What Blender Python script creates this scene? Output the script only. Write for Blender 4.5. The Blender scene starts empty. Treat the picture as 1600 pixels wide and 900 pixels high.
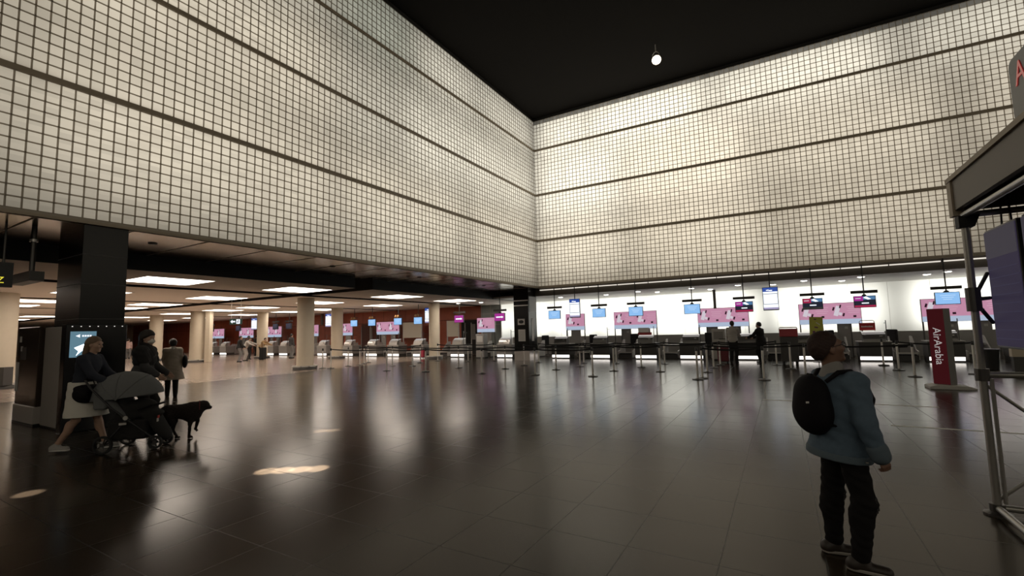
import bpy, math, random
import numpy as np
from mathutils import Vector, Matrix
random.seed(7)
SC = bpy.context.scene
COL = SC.collection
PI = math.pi

# ------------------------------------------------------------------ camera
cam_d = bpy.data.cameras.new('camera')
cam = bpy.data.objects.new('camera', cam_d); COL.objects.link(cam)
R_ = Vector((0.86349618, 0.5037298, -0.02511243)); U_ = Vector((0.06736955, -0.06585397, 0.99555241)); F_ = Vector((-0.49983567, 0.86134751, 0.0908007))
cam.matrix_world = Matrix(((R_.x, U_.x, -F_.x, 11.0809), (R_.y, U_.y, -F_.y, -21.8773), (R_.z, U_.z, -F_.z, 1.6), (0, 0, 0, 1)))
cam_d.sensor_width = 36.0
cam_d.lens = 721.124 * 36.0 / 1600.0
cam_d.clip_start = 0.05; cam_d.clip_end = 300
SC.camera = cam

# ------------------------------------------------------------------ world, exposure
w = bpy.data.worlds.new('night'); SC.world = w; w.use_nodes = True
w.node_tree.nodes['Background'].inputs[0].default_value = (0.9, 0.85, 0.8, 1)
w.node_tree.nodes['Background'].inputs[1].default_value = 0.0
SC.view_settings.view_transform = 'Standard'; SC.view_settings.look = 'None'
SC.view_settings.gamma = 1.0; SC.view_settings.use_curve_mapping = False
SC.view_settings.exposure = 0.0
try:
    cy = SC.cycles
    cy.use_denoising = True
    cy.max_bounces = 6; cy.diffuse_bounces = 3; cy.glossy_bounces = 4; cy.transmission_bounces = 4; cy.transparent_max_bounces = 8
    cy.sample_clamp_indirect = 3.0; cy.caustics_reflective = False; cy.caustics_refractive = False
except Exception:
    pass

def area_light(name, loc, direction, sx, sy, power, col=(1, .95, .86)):
    d = bpy.data.lights.new(name, 'AREA'); d.shape = 'RECTANGLE'; d.size = sx; d.size_y = sy; d.energy = power; d.color = col
    o = bpy.data.objects.new(name, d); COL.objects.link(o)
    o.location = loc
    o.rotation_euler = Vector(direction).to_track_quat('-Z', 'Y').to_euler()
    return o
WARM = (1.0, .925, .80); NEUT = (1.0, .97, .88); GREEN = (.93, 1.0, .90); AMB = (1.0, .915, .78)
LP = 1.5
# lamp banks behind the glass-block walls (in the lit cavity)
for (y, z, sy, sz, m, c) in [
    (-3.2, 5.7, 6.0, 3.0, 2.55, WARM), (-9.6, 5.7, 6.0, 3.0, 2.6, WARM), (-16.2, 5.7, 6.4, 3.0, 2.35, WARM), (-23.5, 5.7, 7, 3.0, 2.1, WARM),
    (-3.2, 9.0, 6.0, 2.8, 3.0, NEUT), (-8.2, 9.0, 3.8, 2.8, 2.9, NEUT), (-11.6, 9.0, 2.4, 2.8, 1.8, NEUT), (-16.2, 9.0, 6.4, 2.8, 2.2, WARM), (-23.5, 9.0, 7, 2.8, 2.0, WARM),
    (-2.6, 12.0, 4.8, 1.9, 3.0, NEUT), (-7.3, 12.0, 4.0, 1.9, 2.9, NEUT), (-11.3, 12.0, 3.2, 1.9, 1.35, GREEN), (-15.6, 12.0, 4.4, 1.9, 2.4, NEUT), (-20.6, 12.0, 4.6, 1.9, 2.2, NEUT)]:
    # local x of the lamp ends up along z for a horizontal aim, so give both sides by hand
    area_light('cavity_lamp', (-0.95, y, z), (1, 0, 0), sy, sz, m * sy * sz * LP, c)
for (x, z, sx, sz, m, c) in [
    (2.4, 5.7, 4.6, 3.0, 3.0, WARM), (8.0, 5.7, 5.6, 3.0, 2.7, AMB), (14.2, 5.7, 5.8, 3.0, 1.95, AMB), (21.5, 5.7, 7, 3.0, 1.7, WARM),
    (2.4, 9.1, 4.6, 3.2, 4.4, NEUT), (7.6, 9.1, 5.2, 3.2, 3.9, WARM), (13.6, 9.1, 6.2, 3.2, 2.4, WARM), (21.0, 9.1, 7, 3.2, 2.0, WARM),
    (1.6, 12.0, 2.6, 2.2, 4.8, NEUT), (6.0, 12.0, 5.4, 2.2, 5.2, NEUT), (12.2, 12.0, 6.0, 2.2, 4.0, NEUT), (20.0, 12.0, 8, 2.2, 2.6, NEUT)]:
    area_light('cavity_lamp', (x, 0.95, z), (0, -1, 0), sx, sz, m * sx * sz * LP, c)
# lamp banks behind the block walls on the two hall sides the photograph does not show
for x in (4.5, 13, 22, 30):
    area_light('cavity_lamp', (x, -34.2, 8.4), (0, 1, 0), 8, 8.5, 3.6 * 8 * 8.5, WARM)
for y in (-28, -19, -10, -3):
    area_light('cavity_lamp', (34.9, y, 8.4), (-1, 0, 0), 8, 8.5, 3.3 * 8 * 8.5, WARM)
# lamp banks behind the luminous wall of the check-in hall
for (x, sx, m) in [(-5.6, 1.6, 4.5), (-3.2, 2.6, 6.5), (-0.2, 2.6, 7.5), (2.8, 2.6, 7.5), (5.8, 2.6, 7.5), (8.4, 2.2, 7.5), (9.95, .4, 5), (11.5, 1.2, 7.0), (13.3, 2.2, 7.0), (14.9, .5, 7), (17.3, 2.0, 7.5), (19.4, 2.6, 7.0), (22.5, 2.6, 7.0)]:
    area_light('wall_lamp', (x, 5.95, 2.3), (0, -1, 0), sx, 2.0, m * sx * 2.0 * 1.4, (1, .99, .93))
# ceiling spots of the hall that throw the small pools of light on the floor
for (x, y, lx, ly, ang, pw) in [(5.66, -18.47, 9.5, -24.0, .9, 90000), (5.82, -18.36, 9.5, -24.0, .95, 110000), (5.98, -18.25, 9.5, -24.0, 1.0, 110000), (6.14, -18.13, 9.5, -24.0, .9, 90000), (4.3, -16.68, 8.0, -21.0, .75, 40000), (4.45, -16.57, 8.0, -21.0, .75, 40000), (4.05, -20.1, 8.0, -24.0, .8, 25000)]:
    d = bpy.data.lights.new('pool_spot', 'SPOT'); d.spot_size = math.radians(ang); d.spot_blend = .12; d.energy = pw * 2.2; d.color = (1, .96, .90); d.shadow_soft_size = .03
    o = bpy.data.objects.new('pool_spot', d); COL.objects.link(o); o.location = (lx, ly, 12.6)
    o.rotation_euler = (Vector((x, y, 0)) - Vector((lx, ly, 12.6))).to_track_quat('-Z', 'Y').to_euler()

# ------------------------------------------------------------------ materials
MATS = {}
def mat(name, col, rough=.6, metal=0.0, spec=.5, noise=0.0, nscale=6.0, coat=0.0):
    if name in MATS: return MATS[name]
    m = bpy.data.materials.new(name); m.use_nodes = True; MATS[name] = m
    nt = m.node_tree; b = nt.nodes['Principled BSDF']
    b.inputs['Base Color'].default_value = (*col, 1); b.inputs['Roughness'].default_value = rough
    b.inputs['Metallic'].default_value = metal; b.inputs['Specular IOR Level'].default_value = spec
    if coat: b.inputs['Coat Weight'].default_value = coat
    if noise:
        tc = nt.nodes.new('ShaderNodeTexCoord'); n = nt.nodes.new('ShaderNodeTexNoise'); n.inputs['Scale'].default_value = nscale; n.inputs['Detail'].default_value = 5
        nt.links.new(tc.outputs['Object'], n.inputs['Vector'])
        mx = nt.nodes.new('ShaderNodeMix'); mx.data_type = 'RGBA'
        mx.inputs['A'].default_value = (*[c * (1 - noise) for c in col], 1); mx.inputs['B'].default_value = (*[min(1, c * (1 + noise)) for c in col], 1)
        nt.links.new(n.outputs['Fac'], mx.inputs['Factor']); nt.links.new(mx.outputs['Result'], b.inputs['Base Color'])
    return m
def emit(name, col, strength):
    if name in MATS: return MATS[name]
    m = bpy.data.materials.new(name); m.use_nodes = True; MATS[name] = m
    nt = m.node_tree; nt.nodes.clear()
    e = nt.nodes.new('ShaderNodeEmission'); e.inputs[0].default_value = (*col, 1); e.inputs[1].default_value = strength
    o = nt.nodes.new('ShaderNodeOutputMaterial'); nt.links.new(e.outputs[0], o.inputs[0]); return m
def screen(name, col, strength, rough=.25, spec=.5):
    if name in MATS: return MATS[name]
    m = bpy.data.materials.new(name); m.use_nodes = True; MATS[name] = m
    b = m.node_tree.nodes['Principled BSDF']; b.inputs['Base Color'].default_value = (.01, .01, .012, 1); b.inputs['Roughness'].default_value = rough; b.inputs['Specular IOR Level'].default_value = spec
    b.inputs['Emission Color'].default_value = (*col, 1); b.inputs['Emission Strength'].default_value = strength; return m
def translucent(name, col, vary=0.0, cell=.2, gloss=.12, face=(.16, .15, .13)):
    m = bpy.data.materials.new(name); m.use_nodes = True; nt = m.node_tree; nt.nodes.clear(); L = nt.links.new
    out = nt.nodes.new('ShaderNodeOutputMaterial'); tr = nt.nodes.new('ShaderNodeBsdfTranslucent')
    df = nt.nodes.new('ShaderNodeBsdfPrincipled'); df.inputs['Base Color'].default_value = (*face, 1); df.inputs['Roughness'].default_value = .25
    mx = nt.nodes.new('ShaderNodeMixShader'); mx.inputs[0].default_value = gloss
    tr.inputs[0].default_value = (*col, 1)
    if vary:
        tc = nt.nodes.new('ShaderNodeTexCoord'); sn = nt.nodes.new('ShaderNodeVectorMath'); sn.operation = 'SNAP'; sn.inputs[1].default_value = (cell, cell, cell)
        ad = nt.nodes.new('ShaderNodeVectorMath'); ad.operation = 'ADD'; ad.inputs[1].default_value = (.013, .013, .013)
        wn = nt.nodes.new('ShaderNodeTexWhiteNoise'); wn.noise_dimensions = '3D'
        L(tc.outputs['Object'], ad.inputs[0]); L(ad.outputs[0], sn.inputs[0]); L(sn.outputs[0], wn.inputs[0])
        # broad random drift of tone across the wall
        no = nt.nodes.new('ShaderNodeTexNoise'); no.inputs['Scale'].default_value = .45; no.inputs['Detail'].default_value = 3; L(sn.outputs[0], no.inputs['Vector'])
        mr = nt.nodes.new('ShaderNodeMapRange'); mr.inputs['To Min'].default_value = 1 - vary; mr.inputs['To Max'].default_value = 1 + vary * .6; L(wn.outputs['Value'], mr.inputs['Value'])
        mr2 = nt.nodes.new('ShaderNodeMapRange'); mr2.inputs['From Min'].default_value = .3; mr2.inputs['From Max'].default_value = .7; mr2.inputs['To Min'].default_value = .94; mr2.inputs['To Max'].default_value = 1.04; L(no.outputs['Fac'], mr2.inputs['Value'])
        mu = nt.nodes.new('ShaderNodeMath'); mu.operation = 'MULTIPLY'; L(mr.outputs[0], mu.inputs[0]); L(mr2.outputs[0], mu.inputs[1])
        vm = nt.nodes.new('ShaderNodeVectorMath'); vm.operation = 'SCALE'; vm.inputs[0].default_value = col; L(mu.outputs[0], vm.inputs['Scale']); L(vm.outputs[0], tr.inputs[0])
    L(tr.outputs[0], mx.inputs[1]); L(df.outputs[0], mx.inputs[2]); L(mx.outputs[0], out.inputs[0]); MATS[name] = m
    return m
def floor_mat(name, ca, cb, cm):
    m = bpy.data.materials.new(name); m.use_nodes = True; nt = m.node_tree; L = nt.links.new; b = nt.nodes['Principled BSDF']
    tc = nt.nodes.new('ShaderNodeTexCoord'); mp = nt.nodes.new('ShaderNodeMapping'); mp.inputs['Location'].default_value = (-9.99 + .62 * 100, 17.78 + .63 * 100, 0)
    L(tc.outputs['Object'], mp.inputs[0])
    br = nt.nodes.new('ShaderNodeTexBrick'); br.offset = 0; br.inputs['Scale'].default_value = 1; br.inputs['Brick Width'].default_value = .62; br.inputs['Row Height'].default_value = .63
    br.inputs['Mortar Size'].default_value = .0045; br.inputs['Mortar Smooth'].default_value = .2
    br.inputs['Color1'].default_value = (*ca, 1); br.inputs['Color2'].default_value = (*cb, 1); br.inputs['Mortar'].default_value = (*cm, 1)
    L(mp.outputs[0], br.inputs['Vector'])
    n = nt.nodes.new('ShaderNodeTexNoise'); n.inputs['Scale'].default_value = 1.3; n.inputs['Detail'].default_value = 6; L(tc.outputs['Object'], n.inputs['Vector'])
    mr = nt.nodes.new('ShaderNodeMapRange'); mr.inputs['From Min'].default_value = .3; mr.inputs['From Max'].default_value = .7; mr.inputs['To Min'].default_value = .185; mr.inputs['To Max'].default_value = .21
    L(n.outputs['Fac'], mr.inputs['Value'])
    jr = nt.nodes.new('ShaderNodeMath'); jr.operation = 'MULTIPLY_ADD'; jr.inputs[1].default_value = .13; L(br.outputs['Fac'], jr.inputs[0]); L(mr.outputs[0], jr.inputs[2])
    L(br.outputs['Color'], b.inputs['Base Color']); L(jr.outputs[0], b.inputs['Roughness'])
    bp = nt.nodes.new('ShaderNodeBump'); bp.inputs['Strength'].default_value = .12; bp.inputs['Distance'].default_value = .002; bp.invert = True
    L(br.outputs['Fac'], bp.inputs['Height']); L(bp.outputs[0], b.inputs['Normal'])
    b.inputs['IOR'].default_value = 1.45; b.inputs['Specular IOR Level'].default_value = .2; b.inputs['Specular Tint'].default_value = (1, .84, .68, 1)
    return m

M_BLK = translucent('glass_block', (.76, .735, .675), .10)
M_BLKD = translucent('dim_glass_block', (.16, .155, .145), .25)  # unlit top row: its dimness is put into the block colour
M_JOINT = translucent('block_joint', (.27, .235, .185), gloss=.45, face=(.30, .26, .21))
M_LUMI = translucent('luminous_panel', (.86, .86, .82), gloss=.1)
M_BAND = mat('bronze_band', (.40, .335, .25), .6)
M_TRIM = mat('brown_trim', (.40, .35, .28), .5)
M_SOFF = mat('soffit_metal', (.46, .42, .37), .22, .85, noise=.1, nscale=.8)
M_BLACK = mat('matt_black', (.012, .011, .010), .7)
M_CEIL = mat('black_ceiling', (.006, .0048, .004), .9, spec=.2)
M_SLAB = mat('white_ceiling', (.92, .86, .79), .8)
M_STONE = mat('black_polished_stone', (.010, .0095, .009), .22, spec=.25)
M_STEEL = mat('brushed_steel', (.55, .52, .49), .3, .55)
M_CHROME = mat('satin_chrome', (.84, .81, .76), .28, .5)
M_DSTEEL = mat('dark_steel', (.10, .095, .09), .4, .7)
M_CREAM = mat('cream_plaster', (.62, .54, .42), .75, noise=.05)
M_RED = mat('red_brown_wood', (.42, .105, .055), .45, noise=.22, nscale=2.5)
M_GREY = mat('grey_laminate', (.27, .255, .24), .45)
M_LGREY = mat('light_grey_panel', (.50, .48, .45), .5)
M_DGREY = mat('dark_grey_panel', (.06, .057, .055), .45)
M_BLKPL = mat('black_plastic', (.014, .014, .015), .4)
M_RUB = mat('black_webbing', (.008, .008, .009), .8)
M_WHITE = mat('white_paint', (.75, .73, .70), .5)
M_PAPER = mat('paper', (.8, .78, .74), .8)
M_PINK = screen('pink_lit_poster', (.76, .36, .53), .66)
M_PALEB = screen('pale_blue_lit_strip', (.52, .62, .80), .75)
M_INK = mat('poster_ink', (.16, .05, .13), .6)
M_PWHITE = screen('poster_white', (.75, .68, .76), .8)
M_PLINE = screen('poster_line', (.85, .50, .64), .7)
M_BLUE = screen('blue_screen', (.27, .52, .88), 1.0)
M_BLUEL = screen('blue_screen_text', (.62, .80, 1.0), 1.0)
M_NAVY = screen('navy_header', (.03, .09, .42), .8)
M_WSCR = screen('white_screen', (.85, .9, .98), 1.25)
M_MAG = screen('magenta_screen', (.55, .03, .42), .62)
M_CRIM = screen('crimson_screen', (.52, .02, .10), .65)
M_AIRB = screen('steel_blue_screen', (.09, .22, .42), .8)
M_NIGHT = screen('dark_screen', (.012, .016, .035), .7)
M_LAV = screen('lavender_screen', (.45, .40, .62), .8)
M_PANEL = emit('panel_light', (1, .875, .745), 7.5)
M_DOWN = emit('downlight_glow', (1, .95, .86), 9.0)
M_KICK = emit('kick_light', (1, .93, .86), 2.6)
M_STRIP = emit('strip_light', (1, .93, .82), .85)
M_FLOOR = floor_mat('polished_brown_stone', (.027, .019, .012), (.033, .0235, .0155), (.006, .0045, .003))
M_FLOORL = floor_mat('polished_beige_stone', (.32, .25, .20), (.34, .265, .21), (.2, .155, .125))

# ------------------------------------------------------------------ mesh builder
class MB:
    def __init__(s): s.v = []; s.f = []
    def add(s, vs, fs):
        o = len(s.v); s.v += [tuple(p) for p in vs]; s.f += [tuple(i + o for i in f) for f in fs]; return s
    def box(s, c, d, rz=0.0, rot=None):
        hx, hy, hz = d[0] / 2, d[1] / 2, d[2] / 2
        M = rot if rot is not None else Matrix.Rotation(rz, 3, 'Z')
        vs = [M @ Vector((x * hx, y * hy, z * hz)) + Vector(c) for x, y, z in [(-1,-1,-1),(1,-1,-1),(1,1,-1),(-1,1,-1),(-1,-1,1),(1,-1,1),(1,1,1),(-1,1,1)]]
        return s.add(vs, [(0,3,2,1),(4,5,6,7),(0,1,5,4),(1,2,6,5),(2,3,7,6),(3,0,4,7)])
    def b2(s, a, b):
        return s.box([(a[i] + b[i]) / 2 for i in range(3)], [abs(b[i] - a[i]) for i in range(3)])
    def cyl(s, p, q, r, r2=None, n=16):
        p = Vector(p); q = Vector(q); r2 = r if r2 is None else r2
        d = (q - p).normalized(); a = d.orthogonal().normalized(); b = d.cross(a)
        vs = []
        for (c, rr) in ((p, r), (q, r2)):
            vs += [c + a * (rr * math.cos(2*PI*i/n)) + b * (rr * math.sin(2*PI*i/n)) for i in range(n)]
        fs = [(i, (i+1) % n, n + (i+1) % n, n + i) for i in range(n)] + [tuple(range(n-1, -1, -1)), tuple(range(n, 2*n))]
        return s.add(vs, fs)
    def tube(s, pts, r, n=8, closed=False):
        pts = [Vector(p) for p in pts]; k = len(pts); o = len(s.v); up = None
        for i, p in enumerate(pts):
            t = (pts[min(i+1, k-1)] - pts[max(i-1, 0)]).normalized()
            if up is None: up = t.orthogonal().normalized()
            up = (up - t * up.dot(t)).normalized(); b = t.cross(up)
            rr = r[i] if isinstance(r, (list, tuple)) else r
            s.v += [tuple(p + up * (rr * math.cos(2*PI*j/n)) + b * (rr * math.sin(2*PI*j/n))) for j in range(n)]
        for i in range(k - 1):
            for j in range(n):
                s.f.append((o+i*n+j, o+i*n+(j+1) % n, o+(i+1)*n+(j+1) % n, o+(i+1)*n+j))
        s.f.append(tuple(o + j for j in range(n-1, -1, -1))); s.f.append(tuple(o + (k-1)*n + j for j in range(n)))
        return s
    def lathe(s, prof, c=(0, 0, 0), n=24):
        o = len(s.v); m = len(prof)
        for (r, z) in prof:
            s.v += [(c[0] + r * math.cos(2*PI*j/n), c[1] + r * math.sin(2*PI*j/n), c[2] + z) for j in range(n)]
        for i in range(m - 1):
            for j in range(n):
                s.f.append((o+i*n+j, o+i*n+(j+1) % n, o+(i+1)*n+(j+1) % n, o+(i+1)*n+j))
        s.f.append(tuple(o + j for j in range(n-1, -1, -1))); s.f.append(tuple(o + (m-1)*n + j for j in range(n)))
        return s
    def prism(s, poly, axis, a, b):
        # poly: 2D outline (counter-clockwise), extruded along axis from a to b
        def P(u, v, w):
            return {'x': (w, u, v), 'y': (u, w, v), 'z': (u, v, w)}[axis]
        n = len(poly); vs = [P(u, v, a) for u, v in poly] + [P(u, v, b) for u, v in poly]
        return s.add(vs, [(i, (i+1) % n, n+(i+1) % n, n+i) for i in range(n)] + [tuple(range(n-1, -1, -1)), tuple(range(n, 2*n))])
    def quad(s, a, b, c, d): return s.add([a, b, c, d], [(0, 1, 2, 3)])
    def build(s, name, m, parent=None, smooth=False, bevel=0.0, loc=None):
        me = bpy.data.meshes.new(name); me.from_pydata(s.v, [], s.f); me.update()
        if not (len(s.f) and len(s.v) == 4 * len(s.f)):   # closed shapes only: make every face look outward
            import bmesh
            bm = bmesh.new(); bm.from_mesh(me); bmesh.ops.recalc_face_normals(bm, faces=bm.faces); bm.to_mesh(me); bm.free()
        me.materials.append(m)
        if smooth:
            for p in me.polygons: p.use_smooth = True
            try: me.set_sharp_from_angle(angle=math.radians(40))
            except Exception: pass
        o = bpy.data.objects.new(name, me); COL.objects.link(o)
        if parent: o.parent = parent
        if loc: o.location = loc
        if bevel:
            bv = o.modifiers.new('bevel', 'BEVEL'); bv.width = bevel; bv.segments = 2; bv.limit_method = 'ANGLE'
        return o
def tag(o, label=None, cat=None, group=None, kind=None):
    if label: o['label'] = label
    if cat: o['category'] = cat
    if group: o['group'] = group
    if kind: o['kind'] = kind
    return o
def thing(name, label, cat, loc=(0, 0, 0), rz=0, group=None):
    o = bpy.data.objects.new(name, None); COL.objects.link(o); o.empty_display_size = .2
    o.location = loc; o.rotation_euler = (0, 0, rz)
    return tag(o, label, cat, group)
def dup(o, loc=None, rz=None, label=None, group=None, parent=None):
    c = o.copy(); COL.objects.link(c)
    if parent: c.parent = parent
    if loc is not None: c.location = loc
    if rz is not None: c.rotation_euler = (0, 0, rz)
    if label: c['label'] = label
    if group: c['group'] = group
    for ch in o.children: dup(ch, parent=c)
    return c
def text(name, body, size, m, parent, loc, rot, extrude=.002, align='CENTER'):
    cu = bpy.data.curves.new(name, 'FONT'); cu.body = body; cu.size = size; cu.extrude = extrude; cu.align_x = align; cu.align_y = 'CENTER'
    cu.materials.append(m); o = bpy.data.objects.new(name, cu); COL.objects.link(o); me = bpy.data.meshes.new_from_object(o.evaluated_get(bpy.context.evaluated_depsgraph_get())); bpy.data.objects.remove(o)
    o = bpy.data.objects.new(name, me); COL.objects.link(o); o.parent = parent; o.location = loc; o.rotation_euler = rot
    return o
def structure(o): o['kind'] = 'structure'; return o
ORD = ['first', 'second', 'third', 'fourth', 'fifth', 'sixth', 'seventh', 'eighth', 'ninth', 'tenth', 'eleventh', 'twelfth', 'thirteenth', 'fourteenth']

# ------------------------------------------------------------------ the setting
structure(MB().b2((-7.2, -33, -.2), (34, 9, 0)).build('floor', M_FLOOR))
structure(MB().b2((-62, -33, -.2), (-7.2, 9, 0)).build('floor', M_FLOORL))
structure(MB().b2((-1.6, -33, 13.12), (34, 1.7, 13.3)).build('ceiling', M_CEIL))
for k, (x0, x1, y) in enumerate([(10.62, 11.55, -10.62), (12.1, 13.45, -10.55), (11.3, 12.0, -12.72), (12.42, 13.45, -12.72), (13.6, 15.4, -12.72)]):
    structure(MB().b2((x0, y - .03, 0), (x1, y + .03, .003)).build('trim_%d' % (k + 1), M_PAPER))  # thin pale dashes lying on the floor
ROWS = [(3.87, 12), (6.37, 12), (8.87, 12), (11.37, 8)]
def block_wall(name, horiz, t0, ncol):
    """glass blocks 0.2 m square in rows of twelve between steel bands; horiz maps (t, depth, z) to a point, depth 0 = face, + = into the hall"""
    g = MB(); gd = MB(); j = MB(); bands = []
    H = .0145
    for bi, (z0, n) in enumerate(ROWS):
        for r in range(n):
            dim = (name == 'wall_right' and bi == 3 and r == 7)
            for c in range(ncol):
                t = t0 + c * .2; z = z0 + r * .2
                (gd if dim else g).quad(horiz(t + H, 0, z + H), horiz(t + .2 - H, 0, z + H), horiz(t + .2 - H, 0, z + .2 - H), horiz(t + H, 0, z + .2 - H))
        for r in range(n + 1):
            z = z0 + r * .2
            j.add([horiz(t0, 0, z - H), horiz(t0 + ncol*.2, 0, z - H), horiz(t0 + ncol*.2, .012, z - H*.7), horiz(t0, .012, z - H*.7),
                   horiz(t0, .012, z + H*.7), horiz(t0 + ncol*.2, .012, z + H*.7), horiz(t0 + ncol*.2, 0, z + H), horiz(t0, 0, z + H)],
                  [(0, 1, 2, 3), (3, 2, 5, 4), (4, 5, 6, 7)])
        for c in range(ncol + 1):
            t = t0 + c * .2; za, zb = z0, z0 + n * .2
            j.add([horiz(t - H, 0, za), horiz(t - H, 0, zb), horiz(t - H*.7, .013, zb), horiz(t - H*.7, .013, za),
                   horiz(t + H*.7, .013, za), horiz(t + H*.7, .013, zb), horiz(t + H, 0, zb), horiz(t + H, 0, za)],
                  [(0, 1, 2, 3), (3, 2, 5, 4), (4, 5, 6, 7)])
    wall = structure(g.build(name, M_BLK))
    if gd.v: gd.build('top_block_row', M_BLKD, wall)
    j.build('joint_grid', M_JOINT, wall)
    for zb in (6.27, 8.77, 11.27):
        a = horiz(t0, -.06, zb + .004); b = horiz(t0 + ncol*.2, .03, zb + .096)
        MB().b2(a, b).build('steel_band', M_BAND, wall)
    MB().b2(horiz(t0, -.08, 3.825), horiz(t0 + ncol*.2, .03, 3.862)).build('edge_trim', M_TRIM, wall)
    MB().b2(horiz(t0, -.08, 3.77), horiz(t0 + ncol*.2, .05, 3.822)).build('edge_trim', M_BAND, wall)
    MB().b2(horiz(t0, -.06, 12.975), horiz(t0 + ncol*.2, .02, 13.12)).build('top_trim', M_BLACK, wall)
    return wall
block_wall('wall_left', lambda t, d, z: (d, -t, z), 0, 150)
block_wall('wall_right', lambda t, d, z: (t, -d, z), 0, 150)
# the bare hall side walls behind the camera and far off to the right
structure(MB().b2((33.6, -33, 0), (34, 9, 3.87)).build('wall_far_right', M_DGREY))
structure(MB().b2((-62, -33.2, 0), (34, -33, 3.87)).build('wall_behind', M_DGREY))
structure(MB().quad((33.7, -33, 3.87), (33.7, 0, 3.87), (33.7, 0, 13.1), (33.7, -33, 13.1)).build('wall_far_right_blocks', M_BLK))
structure(MB().quad((0, -33.1, 3.87), (34, -33.1, 3.87), (34, -33.1, 13.1), (0, -33.1, 13.1)).build('wall_behind_blocks', M_BLK))
# closes the lit cavity above the low ceiling
structure(MB().b2((-1.65, -33, 3.9), (-1.55, .2, 13.12)).build('wall_cavity_left', M_WHITE))
structure(MB().b2((-1.6, 1.6, 3.75), (34, 1.7, 13.12)).build('wall_cavity_right', M_WHITE))

# soffit and low ceiling of the left hall
sf = structure(MB().b2((-3.1, -33, 3.78), (-.05, .35, 3.9)).build('soffit', M_SOFF))
jm = MB()
for k in range(24): jm.b2((-3.1, -32 + k * 1.42, 3.772), (-.08, -32 + k * 1.42 + .03, 3.781))
jm.build('panel_joint', M_BAND, sf)
m = MB()
for y in [-21.2, -17.0, -12.1, -8.0, -3.4]: m.lathe([(.07, 0), (.09, .012), (.09, .03)], (-1.2, y, 3.75), 14)
m.build('recessed_lamp_ring', M_DSTEEL, sf)
structure(MB().b2((-62, -33, 4.05), (-1.6, 9, 4.15)).build('ceiling_void', M_CEIL))
XS = [(-6.9, -3.1), (-14.6, -7.7), (-22.3, -15.3), (-30, -23), (-62, -30.6)]
YS = [(-33, -21.7), (-21.0, -9.55), (-8.65, 5.5)]
k = 0
for (xa, xb) in XS:
    for (ya, yb) in YS:
        k += 1
        sl = structure(MB().b2((xa, ya, 3.37), (xb, yb, 3.42)).build('ceiling_slab', M_SLAB))
        e = MB()
        e.b2((xa, ya, 3.372), (xa + .03, yb, 4.05)); e.b2((xb - .03, ya, 3.372), (xb + .004, yb, 4.05)); e.b2((xa, ya - .004, 3.372), (xb, ya + .03, 4.05)); e.b2((xa, yb - .03, 3.372), (xb, yb + .004, 4.05))
        e.build('fascia', M_BLACK, sl)
structure(MB().b2((-62, -33, 0), (-61.6, 9, 4.1)).build('wall_far_left', M_CREAM))
rw = structure(MB().b2((-61.6, 5.3, 0), (-7.3, 5.5, 3.37)).build('wall_red', M_RED))
m = MB()
for x in np.arange(-60, -7.5, 2.4): m.b2((x, 5.292, 0), (x + .015, 5.3, 3.37))
m.b2((-61, 5.285, 2.42), (-7.3, 5.3, 2.45)); m.build('panel_joint', M_BLACK, rw)
# luminous wall behind the counters
m = MB(); m.quad((-5.6, 5.3, 1.12), (33, 5.3, 1.12), (33, 5.3, 3.42), (-5.6, 5.3, 3.42))
lw = structure(m.build('wall_luminous', M_LUMI))
m = MB()
for k in range(28): m.b2((-5.6 + k * 1.5, 5.285, 1.12), (-5.6 + k * 1.5 + .008, 5.299, 3.4))
m.build('panel_joint', M_LGREY, lw)
structure(MB().b2((-5.6, 5.2, 0), (33.6, 5.34, 1.12)).build('wall_counter_back', M_GREY))
structure(MB().b2((-7.3, 6.6, 0), (33.6, 6.7, 3.9)).build('wall_lamp_cavity', M_WHITE))
gw = structure(MB().b2((-7.25, 5.25, 0), (-5.6, 5.34, 3.4)).build('wall_glazed', mat('grey_green_glass', (.32, .36, .34), .25)))
m = MB()
for x in (-7.2, -6.45, -5.62): m.b2((x, 5.22, 0), (x + .05, 5.25, 3.4))
for z in (2.0, 2.75): m.b2((-7.25, 5.22, z), (-5.6, 5.25, z + .05))
m.build('mullion', M_LGREY, gw)
# ceiling over the counters, its front edge and the line of light
structure(MB().b2((-3.1, .4, 3.40), (34, 6.7, 3.5)).build('ceiling_counter', mat('grey_white_ceiling', (.55, .53, .50), .6)))
structure(MB().b2((-.4, .34, 3.385), (34, .4, 3.80)).build('trim_beam', mat('brown_beam', (.10, .085, .07), .5)))
structure(MB().b2((-.1, .06, 3.80), (34, .4, 3.84)).build('trim_soffit', M_TRIM))
structure(MB().b2((-.05, .27, 3.675), (34, .335, 3.715)).build('trim_strip_light', M_STRIP))
m = MB()
for k in range(23): m.b2((1.2 + k * 1.5, .26, 3.66), (1.2 + k * 1.5 + .03, .337, 3.73))
structure(m.build('trim_strip_joint', M_BLACK))

for k, x in enumerate((8.1, -22.7)): structure(MB().b2((x, 3.86, 2.44), (x + .13 + .12 * k, 3.96, 3.42)).build('trim_hanging_post', MATS['brown_beam']))

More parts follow.
